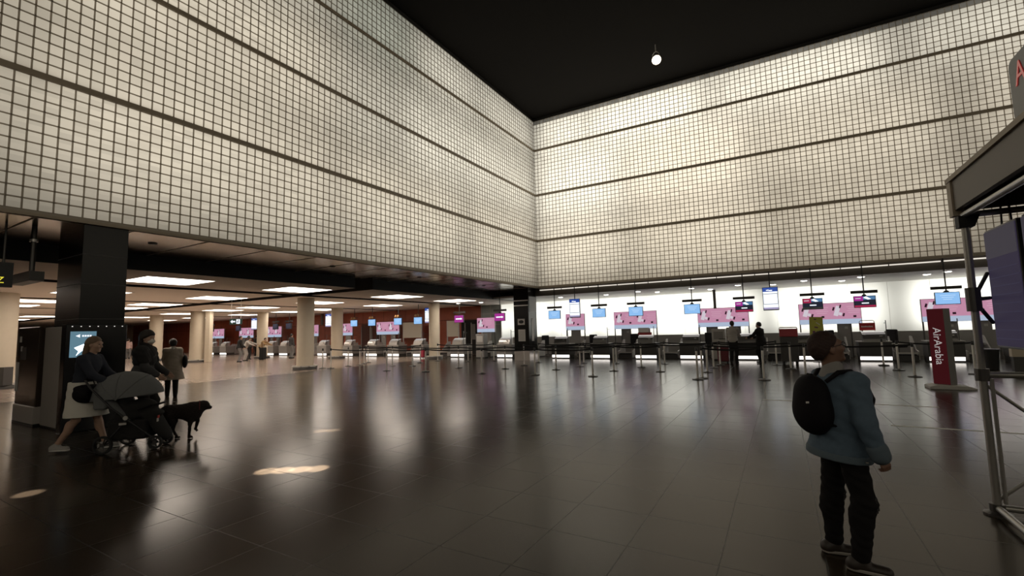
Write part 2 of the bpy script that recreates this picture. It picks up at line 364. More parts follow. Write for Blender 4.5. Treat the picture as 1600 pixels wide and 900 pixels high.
# columns
def round_column(x, y, r=.38, base=True):
    c = structure(MB().cyl((x, y, 0), (x, y, 3.37), r, n=40).build('column', M_CREAM, smooth=True))
    MB().lathe([(r + .02, 0), (r + .16, 0), (r + .16, .10), (r + .14, .13), (r + .02, .13)], (x, y, 0), 40).build('base_ring', M_DSTEEL, c, smooth=True)
    m = MB()
    for q in range(10):
        a = q * 2 * PI / 10; m.box((x + (r + .09) * math.cos(a), y + (r + .09) * math.sin(a), .155), (.16, .27, .05), a)
    m.build('base_plate', M_LGREY, c)
    return c
for (x, y, r) in [(-8.55, -7.75, .38), (-14.95, -.75, .38), (-7.25, .15, .33), (-21.9, -1.7, .36), (-29.2, -5.4, .42)]: round_column(x, y, r)
ca = round_column(-22.7, -5.7, .42)
MB().box((-21.95, -5.35, 1.68), (.3, .34, 3.36), .5).build('service_duct', M_CREAM, ca)
cb = round_column(-13.1, -17.1, .75)
MB().box((-12.25, -16.75, .45), (.2, .3, .62), .5).build('socket_box', M_DGREY, cb)
cc = structure(MB().b2((-1.25, -.5, .5), (-.36, .42, 3.78)).build('column', M_STONE))
MB().b2((-1.26, -.51, 0), (-.35, .43, .5)).build('steel_base', M_STEEL, cc)
for z in (2.86, 3.12):
    MB().b2((-1.24, -.512, z), (-.38, -.5, z + .05)).build('joint_strip', M_CHROME, cc)
MB().b2((-.356, -.42, 2.55), (-.35, .36, 3.35)).build('side_panel', M_GREY, cc)
cd = structure(MB().b2((-1.22, -18.56, 0), (-.02, -17.88, 3.78)).build('column', M_STONE))
m = MB()
for z in (2.0, 2.65, 3.2): m.b2((-1.225, -18.566, z), (-.014, -17.876, z + .012))
m.build('panel_joint', M_DGREY, cd)

# ------------------------------------------------------------------ lights with bodies
def make_panel():
    r = thing('ceiling_light', 'x', 'ceiling light', group='square light panels of the low ceiling')
    m = MB(); h = .95
    for (a, b) in [((-h, -h), (h, -h + .05)), ((-h, h - .05), (h, h)), ((-h, -h + .05), (-h + .05, h - .05)), ((h - .05, -h + .05), (h, h - .05))]:
        m.b2((a[0], a[1], -.012), (b[0], b[1], 0))
    m.build('frame', M_WHITE, r)
    MB().b2((-h + .05, -h + .05, -.008), (h - .05, h - .05, -.001)).build('diffuser', M_PANEL, r)
    return r
panel = make_panel(); first = True
cx = [-5.1, -10.85, -16.7, -20.6, -26.3, -33.5, -40]; cyv = [-15.0, -10.6, -5.2, -.55]
for i, x in enumerate(cx):
    for jx, y in enumerate(cyv + ([-19.3] if i in (1, 2, 3) else [])):
        lab = 'bright ceiling panel, %s row back from the tiled wall, %s from the black pillar' % (ORD[i], ORD[min(jx, 3)])
        if jx == 4: lab = 'bright ceiling panel glimpsed left of the black pillar, %s row back' % ORD[i]
        if first: panel.location = (x, y, 3.37); panel['label'] = lab; first = False
        else: dup(panel, (x, y, 3.37), label=lab)
def make_down():
    r = thing('downlight', 'x', 'ceiling light', group='round downlights above the check-in desks')
    MB().lathe([(.10, 0), (.14, -.004), (.145, -.02), (.125, -.022), (.11, -.012)], n=20).build('ring', M_WHITE, r, smooth=True)
    MB().lathe([(.125, -.006), (.115, -.03), (.06, -.045)], n=20).build('lamp', M_DOWN, r)
    return r
dn = make_down(); pts = [(.35, 2.07), (2.95, 2.29), (4.9, 1.47), (5.6, 2.6), (7.43, 1.6), (8.1, 3.0), (9.46, 1.46), (10.85, 2.42), (12.01, 1.31), (13.46, 2.68), (13.96, 1.22), (16.16, 2.07), (16.6, 1.33), (19.0, 2.3)]
for i, (x, y) in enumerate(pts):
    lab = 'round white downlight over the desks, %s from the left of the bright wall' % ORD[i]
    if i == 0: dn.location = (x, y, 3.4); dn['label'] = lab
    else: dup(dn, (x, y, 3.4), label=lab)
for i, (x, y) in enumerate([(-6.35, 1.4), (-4.9, 1.8)]):
    dup(dn, (x, y, 3.37), label='round downlight in the low ceiling, %s of the magenta sign by the cream pillar' % ('above' if i == 0 else 'just right'), group='round downlights of the left hall')
# the spotlight in the black ceiling
sp = thing('ceiling_spotlight', 'glowing spotlight hung alone from the black ceiling', 'spotlight', (7.36, -3.26, 12.5))
MB().cyl((0, 0, .3), (0, 0, .62), .02).build('stem', M_CHROME, sp)
MB().tube([(.12, 0, .05), (.13, 0, .2), (.05, 0, .3), (-.05, 0, .3), (-.13, 0, .2), (-.12, 0, .05)], .015).build('yoke', M_CHROME, sp, smooth=True)
ax = Vector((.25, -.62, -.74)).normalized()
MB().cyl(-ax * .16, ax * .12, .12, .19, 24).build('housing', M_DSTEEL, sp, smooth=True)
MB().cyl(ax * .115, ax * .15, .175, .175, 24).build('lens', emit('spot_glow', (1, .84, .58), 8), sp)

# ------------------------------------------------------------------ check-in desks
M_CAP = emit('hood_cap_glow', (1, .95, .9), .62)  # bright cap strip along the hood top, emissive in its own material
def make_desk(front, hoodm):
    r = thing('check_in_desk', 'x', 'check-in desk')
    MB().b2((-.5, .03, 0), (.5, .75, .2)).build('plinth', M_DGREY, r)
    MB().b2((-.5, .015, .065), (.5, .03, .20)).build('kick_light', M_KICK, r)
    MB().b2((-.52, -.03, .2), (.52, .78, .77)).build('front_panel', front, r, bevel=.01)
    MB().b2((-.54, -.05, .77), (.54, .8, .80)).build('desk_top', M_LGREY, r)
    pr = [(-.02, .80)] + [(.30 - .32 * math.cos(a), .80 + .36 * math.sin(a)) for a in np.linspace(.1, PI/2, 9)] + [(.42, 1.16), (.42, .80)]
    MB().prism(pr, 'x', -.36, .36).build('hood', hoodm, r, smooth=True)
    MB().prism([(.10, 1.09), (.13, 1.085), (.30, 1.165), (.43, 1.17), (.43, 1.185), (.28, 1.18)], 'x', -.365, .365).build('hood_cap', M_CAP, r)
    MB().b2((.16, -.028, .98), (.26, -.004, 1.03)).build('badge', M_LGREY, r)
    m = MB(); m.b2((.40, .1, .8), (.425, .13, 1.62)); m.b2((.405, .1, 1.5), (.42, .5, 1.52)); m.build('screen_post', M_DSTEEL, r)
    return r
dark = make_desk(M_DGREY, mat('dark_hood', (.17, .165, .16), .3, .4)); grey = make_desk(M_GREY, M_STEEL)  # same desk in two tones; the left row's brighter lighting put into colour
xs = [.62, 2.85, 5.2, 7.32, 9.7, 11.9, 14.2, 16.3, 18.55]
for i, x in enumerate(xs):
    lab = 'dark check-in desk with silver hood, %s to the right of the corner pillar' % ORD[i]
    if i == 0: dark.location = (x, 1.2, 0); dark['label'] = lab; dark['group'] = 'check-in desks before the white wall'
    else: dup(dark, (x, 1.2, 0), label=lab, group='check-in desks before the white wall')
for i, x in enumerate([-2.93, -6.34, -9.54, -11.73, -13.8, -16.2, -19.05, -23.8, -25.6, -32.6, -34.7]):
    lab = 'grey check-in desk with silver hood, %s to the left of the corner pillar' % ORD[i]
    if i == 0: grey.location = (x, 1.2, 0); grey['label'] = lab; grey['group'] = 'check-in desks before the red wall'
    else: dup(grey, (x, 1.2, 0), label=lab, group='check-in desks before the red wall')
# baggage belts between the desks
def make_belt():
    r = thing('baggage_conveyor', 'x', 'conveyor', group='baggage belts between the desks')
    MB().b2((-.36, .0, .0), (.36, 1.3, .22)).build('bed', M_DGREY, r)
    MB().b2((-.30, -.02, .22), (.30, 1.31, .26)).build('belt', M_RUB, r)
    for s in (-1, 1):
        MB().prism([(0, .05), (1.3, .05), (1.3, .95), (1.0, .95), (.4, .42), (0, .38)], 'x', s * .37 - .02, s * .37 + .02).build('side_panel', M_LGREY, r)
    MB().b2((-.34, -.04, .28), (.34, -.01, .34)).build('bumper', M_STEEL, r)
    m = MB(); m.b2((-.33, .9, .62), (.33, 1.25, .66)); m.build('shelf', M_STEEL, r)
    return r
bl = make_belt(); bx = [1.73, 4.0, 6.25, 8.5, 10.8, 13.05, 15.25, 17.4, -1.6, -4.6, -7.9, -10.65, -12.8, -15.0, -17.6, -21.5, -33.6]
for i, x in enumerate(bx):
    lab = ('baggage belt between dark desks, %s gap right of the corner pillar' % ORD[i]) if i < 8 else ('baggage belt between grey desks, %s gap left of the corner pillar' % ORD[i - 8])
    if i == 0: bl.location = (x, 1.75, 0); bl['label'] = lab
    else: dup(bl, (x, 1.75, 0), label=lab)
# pink lit sign frames standing behind the desks
def make_portal(name, x0, x1, label, detail=True, cut=None):
    W = x1 - x0; r = thing(name, label, 'lit sign', ((x0 + x1) / 2, 4.0, 0), group='pink lit signs behind the desks'); h = W / 2
    MB().b2((-h, -.03, 1.5), (h, .06, 2.48)).build('sign_box', M_GREY, r)
    MB().b2((-h + .02, -.045, 1.73), (h - .02, -.03, 2.46)).build('pink_poster', M_PINK, r)
    MB().b2((-h + .02, -.045, 1.51), (h - .02, -.03, 1.73)).build('blue_strip', M_PALEB, r)
    n = 2 if W > 1.7 else 1
    for i in range(n):
        cx_ = -h + .3 + i * W / 2
        m = MB(); rt = Matrix.Rotation(.28, 3, 'Y')
        m.box((cx_, -.05, 2.1), (.17, .012, .46), rot=rt); m.box((cx_ + .12, -.05, 1.96), (.12, .012, .13), rot=rt)
        m.build('illustration', M_PWHITE, r)
        for (dx, z, sx, sz) in [(-.13, 2.2, .07, .16), (.13, 2.3, .06, .16), (.24, 1.92, .07, .15)]:
            MB().box((cx_ + dx, -.054, z), (sx, .012, sz), rot=rt).build('printed_mark', M_INK, r)
        MB().box((cx_ + W * .27 if n == 2 else cx_ + .5, -.05, 1.84), (.11, .012, .09)).build('printed_mark', M_INK, r)
        m = MB()
        for q in range(4): m.box((cx_ + .62, -.05, 2.28 - q * .09), (.5 - .1 * (q % 2), .012, .022))
        if W > 1.3: m.build('printed_line', M_PLINE, r)
    for sx in ((-h + .03, h - .03) if n == 1 else (-h + .03, -h + .42, h - .42, h - .03)):
        MB().b2((sx - .025, 0, 0), (sx + .025, .05, 1.5)).build('post', M_DSTEEL, r)
    if n == 2:
        for s in (-.52, .52):
            g = MB().b2((s - .26, .03, 0), (s + .26, .07, 1.5)).build('back_panel', M_GREY, r)
            MB().b2((s + .02, .02, 1.28), (s + .14, .03, 1.38)).build('sticker', M_LGREY, g)
    else:
        MB().b2((-.3, .03, 0), (.3, .07, 1.5)).build('back_panel', M_GREY, r)
    return r
for i, (a, b) in enumerate([(-.22, 1.0), (2.78, 5.18), (7.28, 9.68), (11.8, 14.2), (16.25, 19.0)]):
    make_portal('lit_sign', a, b, 'pink and pale blue lit sign by the white wall, %s right of the corner pillar' % ORD[i])
for i, (a, b) in enumerate([(-6.72, -5.3), (-16.2, -13.8), (-20.1, -18.9), (-24.2, -23.1), (-30.5, -28.25), (-35.0, -32.6), (-40.3, -37.7)]):
    make_portal('lit_sign', a, b, 'pink and pale blue lit sign by the red wall, %s left of the corner pillar' % ORD[i])
for i, (a, b, z0) in enumerate([(-9.3, -8.3, 1.25), (-13.45, -11.65, 1.22)]):
    r = thing('cream_screen', 'blank cream panel behind the desks, %s cream pillar of the red hall' % ('right of the' if i == 0 else 'left of the'), 'panel', ((a + b) / 2, 4.0, 0))
    MB().b2((-(b - a) / 2, 0, z0), ((b - a) / 2, .05, 2.36)).build('board', mat('cream_board', (.62, .56, .46), .6), r)
    for s in (-1, 1): MB().b2((s * (b - a) / 2 - .03, -.01, 0), (s * (b - a) / 2 + .03, .06, 2.36)).build('post', M_LGREY, r)
# door openings in the red wall
for i, (a, b) in enumerate([(-9.0, -7.6), (-19.3, -17.2)]):
    d = structure(MB().b2((a, 5.27, 0), (b, 5.3, 2.4)).build('door_%d' % (i + 1), M_BLACK if i == 0 else mat('dark_red_door', (.10, .03, .018), .4)))
    m = MB()
    for x in ((a + .35, a + .9) if i == 0 else (a, (a + b) / 2, b)): m.b2((x - .03, 5.22, 0), (x + .03, 5.27, 2.2))
    m.build('door_frame', M_LGREY, d)
    MB().b2((a + .95, 5.24, 1.0), (a + 1.25, 5.26, 2.1)).build('door_glass', M_GREY, d)

# ------------------------------------------------------------------ hanging screens
def make_monitor(kind, ceil=3.84):
    r = thing('hanging_monitor', 'x', 'monitor')
    MB().cyl((0, .03, 2.6), (0, .03, ceil), .022, n=10).build('pole', M_BLKPL, r)
    if kind == 'lamps':
        m = MB(); m.b2((-.3, 0, 2.70), (.3, .04, 2.73)); m.build('lamp_bar', M_BLKPL, r)
        m = MB()
        for s in (-.2, .02): m.lathe([(.03, .08), (.07, .05), (.07, -.04), (.04, -.07)], (s, -.02, 2.68), 12)
        m.build('amber_lamp', mat('amber_glass', (.45, .25, .10), .3), r, smooth=True)
    else:
        MB().b2((-.42, -.01, 2.67), (.42, .05, 2.78)).build('number_bar', mat('dark_brown_bar', (.022, .016, .015), .5), r)
    MB().prism([(-.10, 2.55), (.10, 2.55), (.04, 2.63), (-.04, 2.63)], 'y', .0, .06).build('bracket', M_BLKPL, r)
    f = MB().b2((-.345, -.03, 2.12), (.345, .04, 2.57)).build('frame', M_BLKPL, r, bevel=.008)
    if kind in ('blue', 'lamps'):
        s = MB().b2((-.325, -.035, 2.14), (.325, -.03, 2.55)).build('screen', M_BLUE, r)
        m = MB()
        for q in range(3): m.b2((-.2 + .04 * q, -.038, 2.44 - q * .07), (.22 - .05 * q, -.035, 2.455 - q * .07))
        m.build('text_line', M_BLUEL, s)
    elif kind in ('air', 'airb'):
        s = MB().b2((-.325, -.035, 2.14), (.325, -.03, 2.55)).build('screen', M_NIGHT, r)
        MB().b2((-.325, -.038, 2.38), (-.05, -.035, 2.55)).build('magenta_field', M_MAG if kind == 'air' else M_CRIM, s)
        MB().b2((-.05, -.038, 2.42), (.325, -.035, 2.55)).build('blue_field', M_AIRB, s)
        MB().prism([(-.05, 2.5), (.1, 2.42), (.2, 2.44), (.05, 2.55)], 'y', -.041, -.036).build('stripe', M_WSCR, s)
        MB().b2((-.10, -.04, 2.27), (.12, -.035, 2.31)).build('text_line', M_WSCR, s)
        MB().b2((-.325, -.038, 2.14), (.325, -.035, 2.21)).build('bottom_band', M_CRIM if kind == 'air' else mat('grey_band', (.3, .33, .38), .5), s)
        MB().b2((-.29, -.041, 2.46), (-.12, -.037, 2.49)).build('text_line', M_PWHITE, s)
    elif kind == 'magenta':
        s = MB().b2((-.325, -.035, 2.14), (.325, -.03, 2.55)).build('screen', M_MAG, r)
        m = MB(); m.b2((-.22, -.038, 2.31), (.16, -.035, 2.38)); m.prism([(.14, 2.28), (.26, 2.345), (.14, 2.41)], 'y', -.038, -.035); m.build('arrow', M_WSCR, s)
    elif kind == 'off':
        s = MB().b2((-.325, -.035, 2.14), (.325, -.03, 2.55)).build('screen', M_NIGHT, r)
        m = MB()
        for q in range(3): m.b2((-.24, -.038, 2.46 - q * .1), (.2, -.035, 2.49 - q * .1))
        m.build('text_line', screen('dim_text', (.10, .09, .16), .7), s)
    return r
def make_board(ceil=3.84):
    r = thing('hanging_board', 'x', 'information screen')
    MB().cyl((0, .04, 3.1), (0, .04, ceil), .022, n=10).build('pole', M_BLKPL, r)
    MB().b2((-.29, -.02, 2.15), (.29, .06, 3.12)).build('frame', M_BLKPL, r, bevel=.008)
    s = MB().b2((-.27, -.025, 2.19), (.27, -.02, 3.10)).build('screen', M_WSCR, r)
    h = MB().b2((-.27, -.028, 2.93), (.27, -.025, 3.10)).build('header', M_NAVY, s)
    m = MB(); m.b2((-.06, -.031, 2.96), (.08, -.028, 3.0)); m.prism([(-.16, 3.0), (-.1, 2.96), (-.04, 3.03)], 'y', -.031, -.028); m.build('header_text', M_WSCR, s)
    m = MB(); m.b2((-.25, -.028, 2.83), (.25, -.025, 2.85)); m.b2((-.25, -.028, 2.40), (.25, -.025, 2.42)); m.b2((-.26, -.028, 2.4), (-.25, -.025, 2.9)); m.b2((.25, -.028, 2.4), (.26, -.025, 2.9))
    m.build('text_line', mat('grey_rule', (.35, .38, .42), .5), s)
    MB().b2((-.27, -.028, 2.19), (.27, -.025, 2.27)).build('footer', M_LAV, s)
    return r
def place(mk, xs_, y, labf, group, z=0, rz=0):
    o = mk
    for i, x in enumerate(xs_):
        if i == 0: o.location = (x, y, z); o['label'] = labf(i); o['group'] = group; o.rotation_euler = (0, 0, rz)
        else: dup(o, (x, y, z), rz, labf(i), group)
G1 = 'hanging screens over the right desks'; G2 = 'hanging screens before the red wall'
place(make_monitor('blue'), [.8, 3.24, 5.08, 7.63, 16.25], .22, lambda i: 'light blue screen on a black pole before the white wall, %s from the corner pillar' % ORD[i], G1)
place(make_monitor('airb'), [12.2], .22, lambda i: 'dark screen with crimson and blue fields and a grey lower band', G1)
place(make_monitor('air'), [9.73, 13.88], .22, lambda i: ['dark screen with magenta and blue fields, left of the tall flight board', 'dark screen with magenta and blue fields above the red desk sign'][i], G1)
place(make_board(), [1.95, 10.74], .22, lambda i: ['tall flight board with navy header hung near the corner pillar', 'tall flight board with navy header hung over the man in black at the desk'][i], G1)
place(make_monitor('magenta'), [-2.58], .22, lambda i: 'magenta screen with a white arrow hung left of the corner pillar', G1)
place(make_monitor('magenta', 3.37), [-5.55], .4, lambda i: 'magenta screen with a white arrow hung right of the cream pillar', G2)
place(make_monitor('lamps', 3.37), [-8.76, -10.48, -12.85, -14.6], .4, lambda i: 'light blue screen with two amber lamps before the red wall, %s from the right' % ORD[i], G2)
place(make_monitor('off', 3.37), [-21.9, -23.6, -28.8, -33.0, -35.0], .4, lambda i: 'dark screen hung far off before the red wall, %s from the near cream pillar' % ORD[i], G2)
place(make_board(3.37), [-7.87, -17.25, -26.5], .4, lambda i: ['tall board with blue header hung beside the slim cream pillar', 'tall pale board hung left of the second cream pillar', 'tall pale board hung right of the green exit sign'][i], G2, 0, .25)
# green exit sign
ex = thing('exit_sign', 'dark green exit sign with white arrow and running figure', 'exit sign', (-12.2, -9.0, 0), .49)
MB().b2((-.3, -.03, 2.22), (.3, .03, 2.5)).build('plate', screen('exit_green', (.015, .05, .03), .6), ex)
m = MB(); m.prism([(-.26, 2.36), (-.16, 2.27), (-.16, 2.325), (-.02, 2.325), (-.02, 2.395), (-.16, 2.395), (-.16, 2.45)], 'y', -.036, -.03); m.build('arrow', M_WSCR, ex)
m = MB(); m.prism([(.04, 2.25), (.22, 2.25), (.22, 2.47), (.04, 2.47)], 'y', -.034, -.03); m.build('doorway', M_WSCR, ex)
m = MB(); m.cyl((.15, -.04, 2.43), (.15, -.034, 2.43), .022, n=10)
for a, b in [((.13, 2.40), (.12, 2.34)), ((.12, 2.34), (.17, 2.29)), ((.12, 2.34), (.07, 2.29)), ((.13, 2.39), (.19, 2.36)), ((.13, 2.39), (.08, 2.36))]: m.tube([(a[0], -.037, a[1]), (b[0], -.037, b[1])], .012, 6)
m.build('running_figure', MATS['exit_green'], ex)
for s in (-.24, .24): MB().cyl((s, 0, 2.5), (s, 0, 4.06), .008, n=8).build('rod', M_CHROME, ex)
# hanging sign at the far left edge and its pole
hs = thing('hanging_sign', 'black hanging sign with a yellow mark cut by the left edge', 'sign', (-1.0, -19.75, 0), PI / 2)
MB().b2((-.55, -.05, 2.60), (.52, .05, 3.05)).build('panel', M_BLKPL, hs)
text('yellow_letter', 'Z', .16, screen('yellow_glow', (.8, .7, .05), 1.0), hs, (.36, -.052, 2.72), (PI/2, 0, 0))
for s in (-.4, .4): MB().cyl((s, 0, 3.05), (s, 0, 3.78), .018, n=10).build('rod', M_DSTEEL, hs)
dp = thing('ceiling_post', 'grey steel post hanging from the metal soffit left of the black pillar', 'post', (-1.0, -18.98, 0))
MB().cyl((0, 0, 2.9), (0, 0, 3.78), .04, n=14).build('tube', M_DSTEEL, dp, smooth=True)
MB().cyl((0, 0, 3.48), (0, 0, 3.53), .06, n=14).build('collar', M_STEEL, dp)
MB().b2((-.9, -.1, 2.72), (.3, .1, 2.9)).build('bracket_box', M_DGREY, dp)
db = thing('directory_board', 'dark brown double board above the glossy ticket machine', 'sign', (-2.3, -18.05, 0))
for z in (2.02, 2.28): MB().b2((-.45, -.05, z), (.55, .05, z + .24)).build('panel', mat('brown_sign', (.045, .028, .02), .4), db)
MB().cyl((0, .05, 0), (0, .05, 2.55), .03).build('post', M_DSTEEL, db)

# ------------------------------------------------------------------ papers on the corner pillar
def paper(label, a, b, m=None):
    o = MB().b2(a, b).build('paper_notice', m or M_PAPER); return tag(o, label, 'notice', 'white notices on the corner pillar')
p = paper('small white notice with a black drawing on the front of the corner pillar', (-1.02, -.51, 1.86), (-.60, -.501, 2.18))
m = MB(); n = 16; m.prism([(-.81 + .15 * math.cos(2*PI*k/n), 2.02 + .09 * math.sin(2*PI*k/n)) for k in range(n)], 'y', -.514, -.509); m.build('drawing', M_BLKPL, p)
p = paper('larger white notice with small print under the drawing notice', (-1.0, -.51, 1.0), (-.58, -.501, 1.62))
m = MB()
for k in range(9): m.b2((-.96, -.513, 1.08 + k * .055), (-.64, -.509, 1.095 + k * .055))
m.build('printed_line', M_LGREY, p)
paper('tall narrow white notice on the right side of the corner pillar', (-.359, -.2, 1.0), (-.35, .05, 2.2))

# ------------------------------------------------------------------ belt stanchions
def make_stanchion():
    r = thing('belt_stanchion', 'x', 'stanchion')
    MB().lathe([(.165, 0), (.165, .012), (.15, .028), (.05, .036), (.03, .05)], n=28).build('base', M_DSTEEL, r, smooth=True)
    MB().cyl((0, 0, .03), (0, 0, .86), .03, n=16).build('post', M_CHROME, r, smooth=True)
    MB().lathe([(.032, .84), (.034, .86), (.034, .94), (.026, .955)], n=16).build('belt_head', M_BLKPL, r, smooth=True)
    return r
ROWSP = [
 ('front', [(-7.95, -7.24), (-7.55, -7.1), (-3.63, -7.36), (-1.55, -7.27), (1.22, -7.3), (3.44, -7.23), (5.56, -7.17), (8.82, -7.15), (8.9, -6.78), (10.54, -6.76)], {0, 6, 7}),
 ('second', [(-7.75, -5.9), (-7.66, -5.25), (-5.52, -5.12), (-4.34, -4.98), (-1.36, -5.3), (1.04, -5.3), (3.31, -5.19), (5.62, -5.13), (7.26, -5.0), (8.79, -4.84), (11.61, -4.96), (14.22, -4.79)], {0, 8}),
 ('third', [(-8.3, -4.39), (-5.52, -3.09), (.92, -3.45), (3.63, -3.5), (6.15, -3.3), (8.77, -3.02), (11.25, -2.98), (14.23, -2.67), (15.79, -3.6)], {1, 6}),
 ('rear', [(-8.9, -3.57), (-5.53, -1.65), (-3.38, -1.77), (-2.08, -1.27), (.82, -1.78), (3.11, -1.75), (4.59, -1.6), (6.68, -1.55), (8.85, -1.63), (10.81, -1.28), (14.14, -.68)], {0, 3, 9}),
]
st = make_stanchion(); used = False
def belt(o, p, q):
    d = Vector((q[0] - p[0], q[1] - p[1], 0)); L = d.length; d.normalize(); n = Vector((-d.y, d.x, 0)) * .0015
    m = MB(); vs = []; k = 8
    for i in range(k + 1):
        t = i / k; c = d * (.034 + t * (L - .068)); sag = -.05 * 4 * t * (1 - t)
        for (sn, z) in ((-1, .875), (1, .875), (1, .925), (-1, .925)): vs.append(c + n * sn + Vector((0, 0, z + sag)))
    fs = []
    for i in range(k):
        for j in range(4): fs.append((i*4+j, i*4+(j+1) % 4, (i+1)*4+(j+1) % 4, (i+1)*4+j))
    fs += [(0, 1, 2, 3), (k*4+3, k*4+2, k*4+1, k*4)]
    m.add(vs, fs).build('belt', M_RUB, o)
todo = []
for rn, pts, gaps in ROWSP:
    for i, (x, y) in enumerate(pts):
        lab = 'silver belt post, %s from the left in the %s row of the queue' % (ORD[i], rn)
        if not used: o = st; o.location = (x, y, 0); o['label'] = lab; used = True
        else: o = dup(st, (x, y, 0), label=lab)
        o['group'] = 'queue belt posts'
        if i + 1 < len(pts) and i not in gaps: todo.append((o, (x, y), pts[i + 1]))
for a in todo: belt(*a)
# ------------------------------------------------------------------ smooth bodies grown from a distance field
def _n(v): v = np.asarray(v, float); return v / np.linalg.norm(v)
class SD:
    def __init__(s, h): s.h = h; s.p = []; s.cuts = []; s.wr = None; s.sub = []; s.soft = 0.
    def cone(s, a, b, ra, rb=None, k=.02, sq=None): s.p.append(('c', np.array(a, float), np.array(b, float), ra, ra if rb is None else rb, k, sq)); return s
    def ell(s, c, r, k=.02, M=None): s.p.append(('e', np.array(c, float), np.array(r, float), None, None, k, M)); return s
    def box(s, c, hsz, rad, k=.01, M=None): s.p.append(('b', np.array(c, float), np.array(hsz, float), rad, None, k, M)); return s
    def cut(s, n, d): s.cuts.append((_n(n), d)); return s           # keeps the side where n.p < d
    def hollow(s, c, r, k=.008): s.sub.append((np.array(c, float), r, k)); return s
    def wrinkle(s, a, f): s.wr = (a, f); return s
    def field(s):
        lo = np.full(3, 1e9); hi = np.full(3, -1e9)
        for q in s.p:
            if q[0] == 'c': m = max(q[3], q[4]); pts = [q[1] - m, q[1] + m, q[2] - m, q[2] + m]
            elif q[0] == 'e': m = q[2].max() if q[6] is not None else q[2]; pts = [q[1] - m, q[1] + m]
            else: m = np.linalg.norm(q[2]) + q[3]; pts = [q[1] - m, q[1] + m]
            for p in pts: lo = np.minimum(lo, p); hi = np.maximum(hi, p)
        lo -= .03 + 3 * s.h; hi += .03 + 3 * s.h; h = s.h
        N = np.ceil((hi - lo) / h).astype(int) + 1
        ax = [lo[i] + h * np.arange(N[i]) for i in range(3)]
        F = np.full(N, 1.0, np.float32)
        for q in s.p:
            k = q[5]
            if q[0] == 'c': m = max(q[3], q[4]); a = np.minimum(q[1], q[2]) - m; b = np.maximum(q[1], q[2]) + m
            elif q[0] == 'e': m = q[2].max() if q[6] is not None else q[2]; a = q[1] - m; b = q[1] + m
            else: m = np.linalg.norm(q[2]) + q[3]; a = q[1] - m; b = q[1] + m
            mg = k + 3 * h
            i0 = np.clip(np.floor((a - mg - lo) / h).astype(int), 0, N); i1 = np.clip(np.ceil((b + mg - lo) / h).astype(int) + 1, 0, N)
            sl = tuple(slice(i0[j], i1[j]) for j in range(3))
            X, Y, Z = np.meshgrid(*[ax[j][sl[j]] for j in range(3)], indexing='ij', sparse=True)
            if q[0] == 'c':
                A, B = q[1], q[2]; ba = B - A
                px, py, pz = X - A[0], Y - A[1], Z - A[2]
                if q[6] is not None:
                    n, f = _n(q[6][0]), q[6][1]; w_ = (px * n[0] + py * n[1] + pz * n[2]) * (1 / f - 1)
                    px, py, pz = px + w_ * n[0], py + w_ * n[1], pz + w_ * n[2]; ba = ba + n * (ba @ n) * (1 / f - 1)
                t = np.clip((px * ba[0] + py * ba[1] + pz * ba[2]) / max(ba @ ba, 1e-9), 0, 1)
                d = np.sqrt((px - t * ba[0])**2 + (py - t * ba[1])**2 + (pz - t * ba[2])**2) - (q[3] + (q[4] - q[3]) * t)
                if q[6] is not None: d = d * q[6][1]
            else:
                px, py, pz = X - q[1][0], Y - q[1][1], Z - q[1][2]
                if q[6] is not None:
                    M = q[6]                                       # columns = local axes
                    px, py, pz = (px * M[0][i] + py * M[1][i] + pz * M[2][i] for i in range(3))
                if q[0] == 'e':
                    r = q[2]; k0 = np.sqrt((px / r[0])**2 + (py / r[1])**2 + (pz / r[2])**2); k1 = np.sqrt((px / r[0]**2)**2 + (py / r[1]**2)**2 + (pz / r[2]**2)**2)
                    d = k0 * (k0 - 1) / np.maximum(k1, 1e-6)
                else:
                    qx, qy, qz = np.abs(px) - q[2][0], np.abs(py) - q[2][1], np.abs(pz) - q[2][2]
                    d = np.sqrt(np.maximum(qx, 0)**2 + np.maximum(qy, 0)**2 + np.maximum(qz, 0)**2) + np.minimum(np.maximum(qx, np.maximum(qy, qz)), 0) - q[3]
            o = F[sl]; hh = np.maximum(k - np.abs(o - d), 0) / k
            F[sl] = np.minimum(o, d) - hh * hh * k * .25
        X, Y, Z = np.meshgrid(*ax, indexing='ij', sparse=True)
        if s.wr:
            a, f = s.wr
            F = F + a * (np.sin(f * (X + .6 * Z)) * np.sin(f * (1.3 * Z - .5 * Y) + 1) + .7 * np.sin(f * 1.9 * (Z + .5 * X + .4 * Y) + 2) * np.sin(f * 1.6 * (Y - .4 * Z)))
        for c, r, k in s.sub:
            d = -(np.sqrt((X - c[0])**2 + (Y - c[1])**2 + (Z - c[2])**2) - r); hh = np.maximum(k - np.abs(F - d), 0) / k
            F = np.maximum(F, d) + hh * hh * k * .25
        for n, d in s.cuts:
            q = X * n[0] + Y * n[1] + Z * n[2] - d
            if s.soft:
                hh = np.maximum(s.soft - np.abs(F - q), 0) / s.soft; F = np.maximum(F, q) + hh * hh * s.soft * .25
            else: F = np.maximum(F, q)
        return F, lo
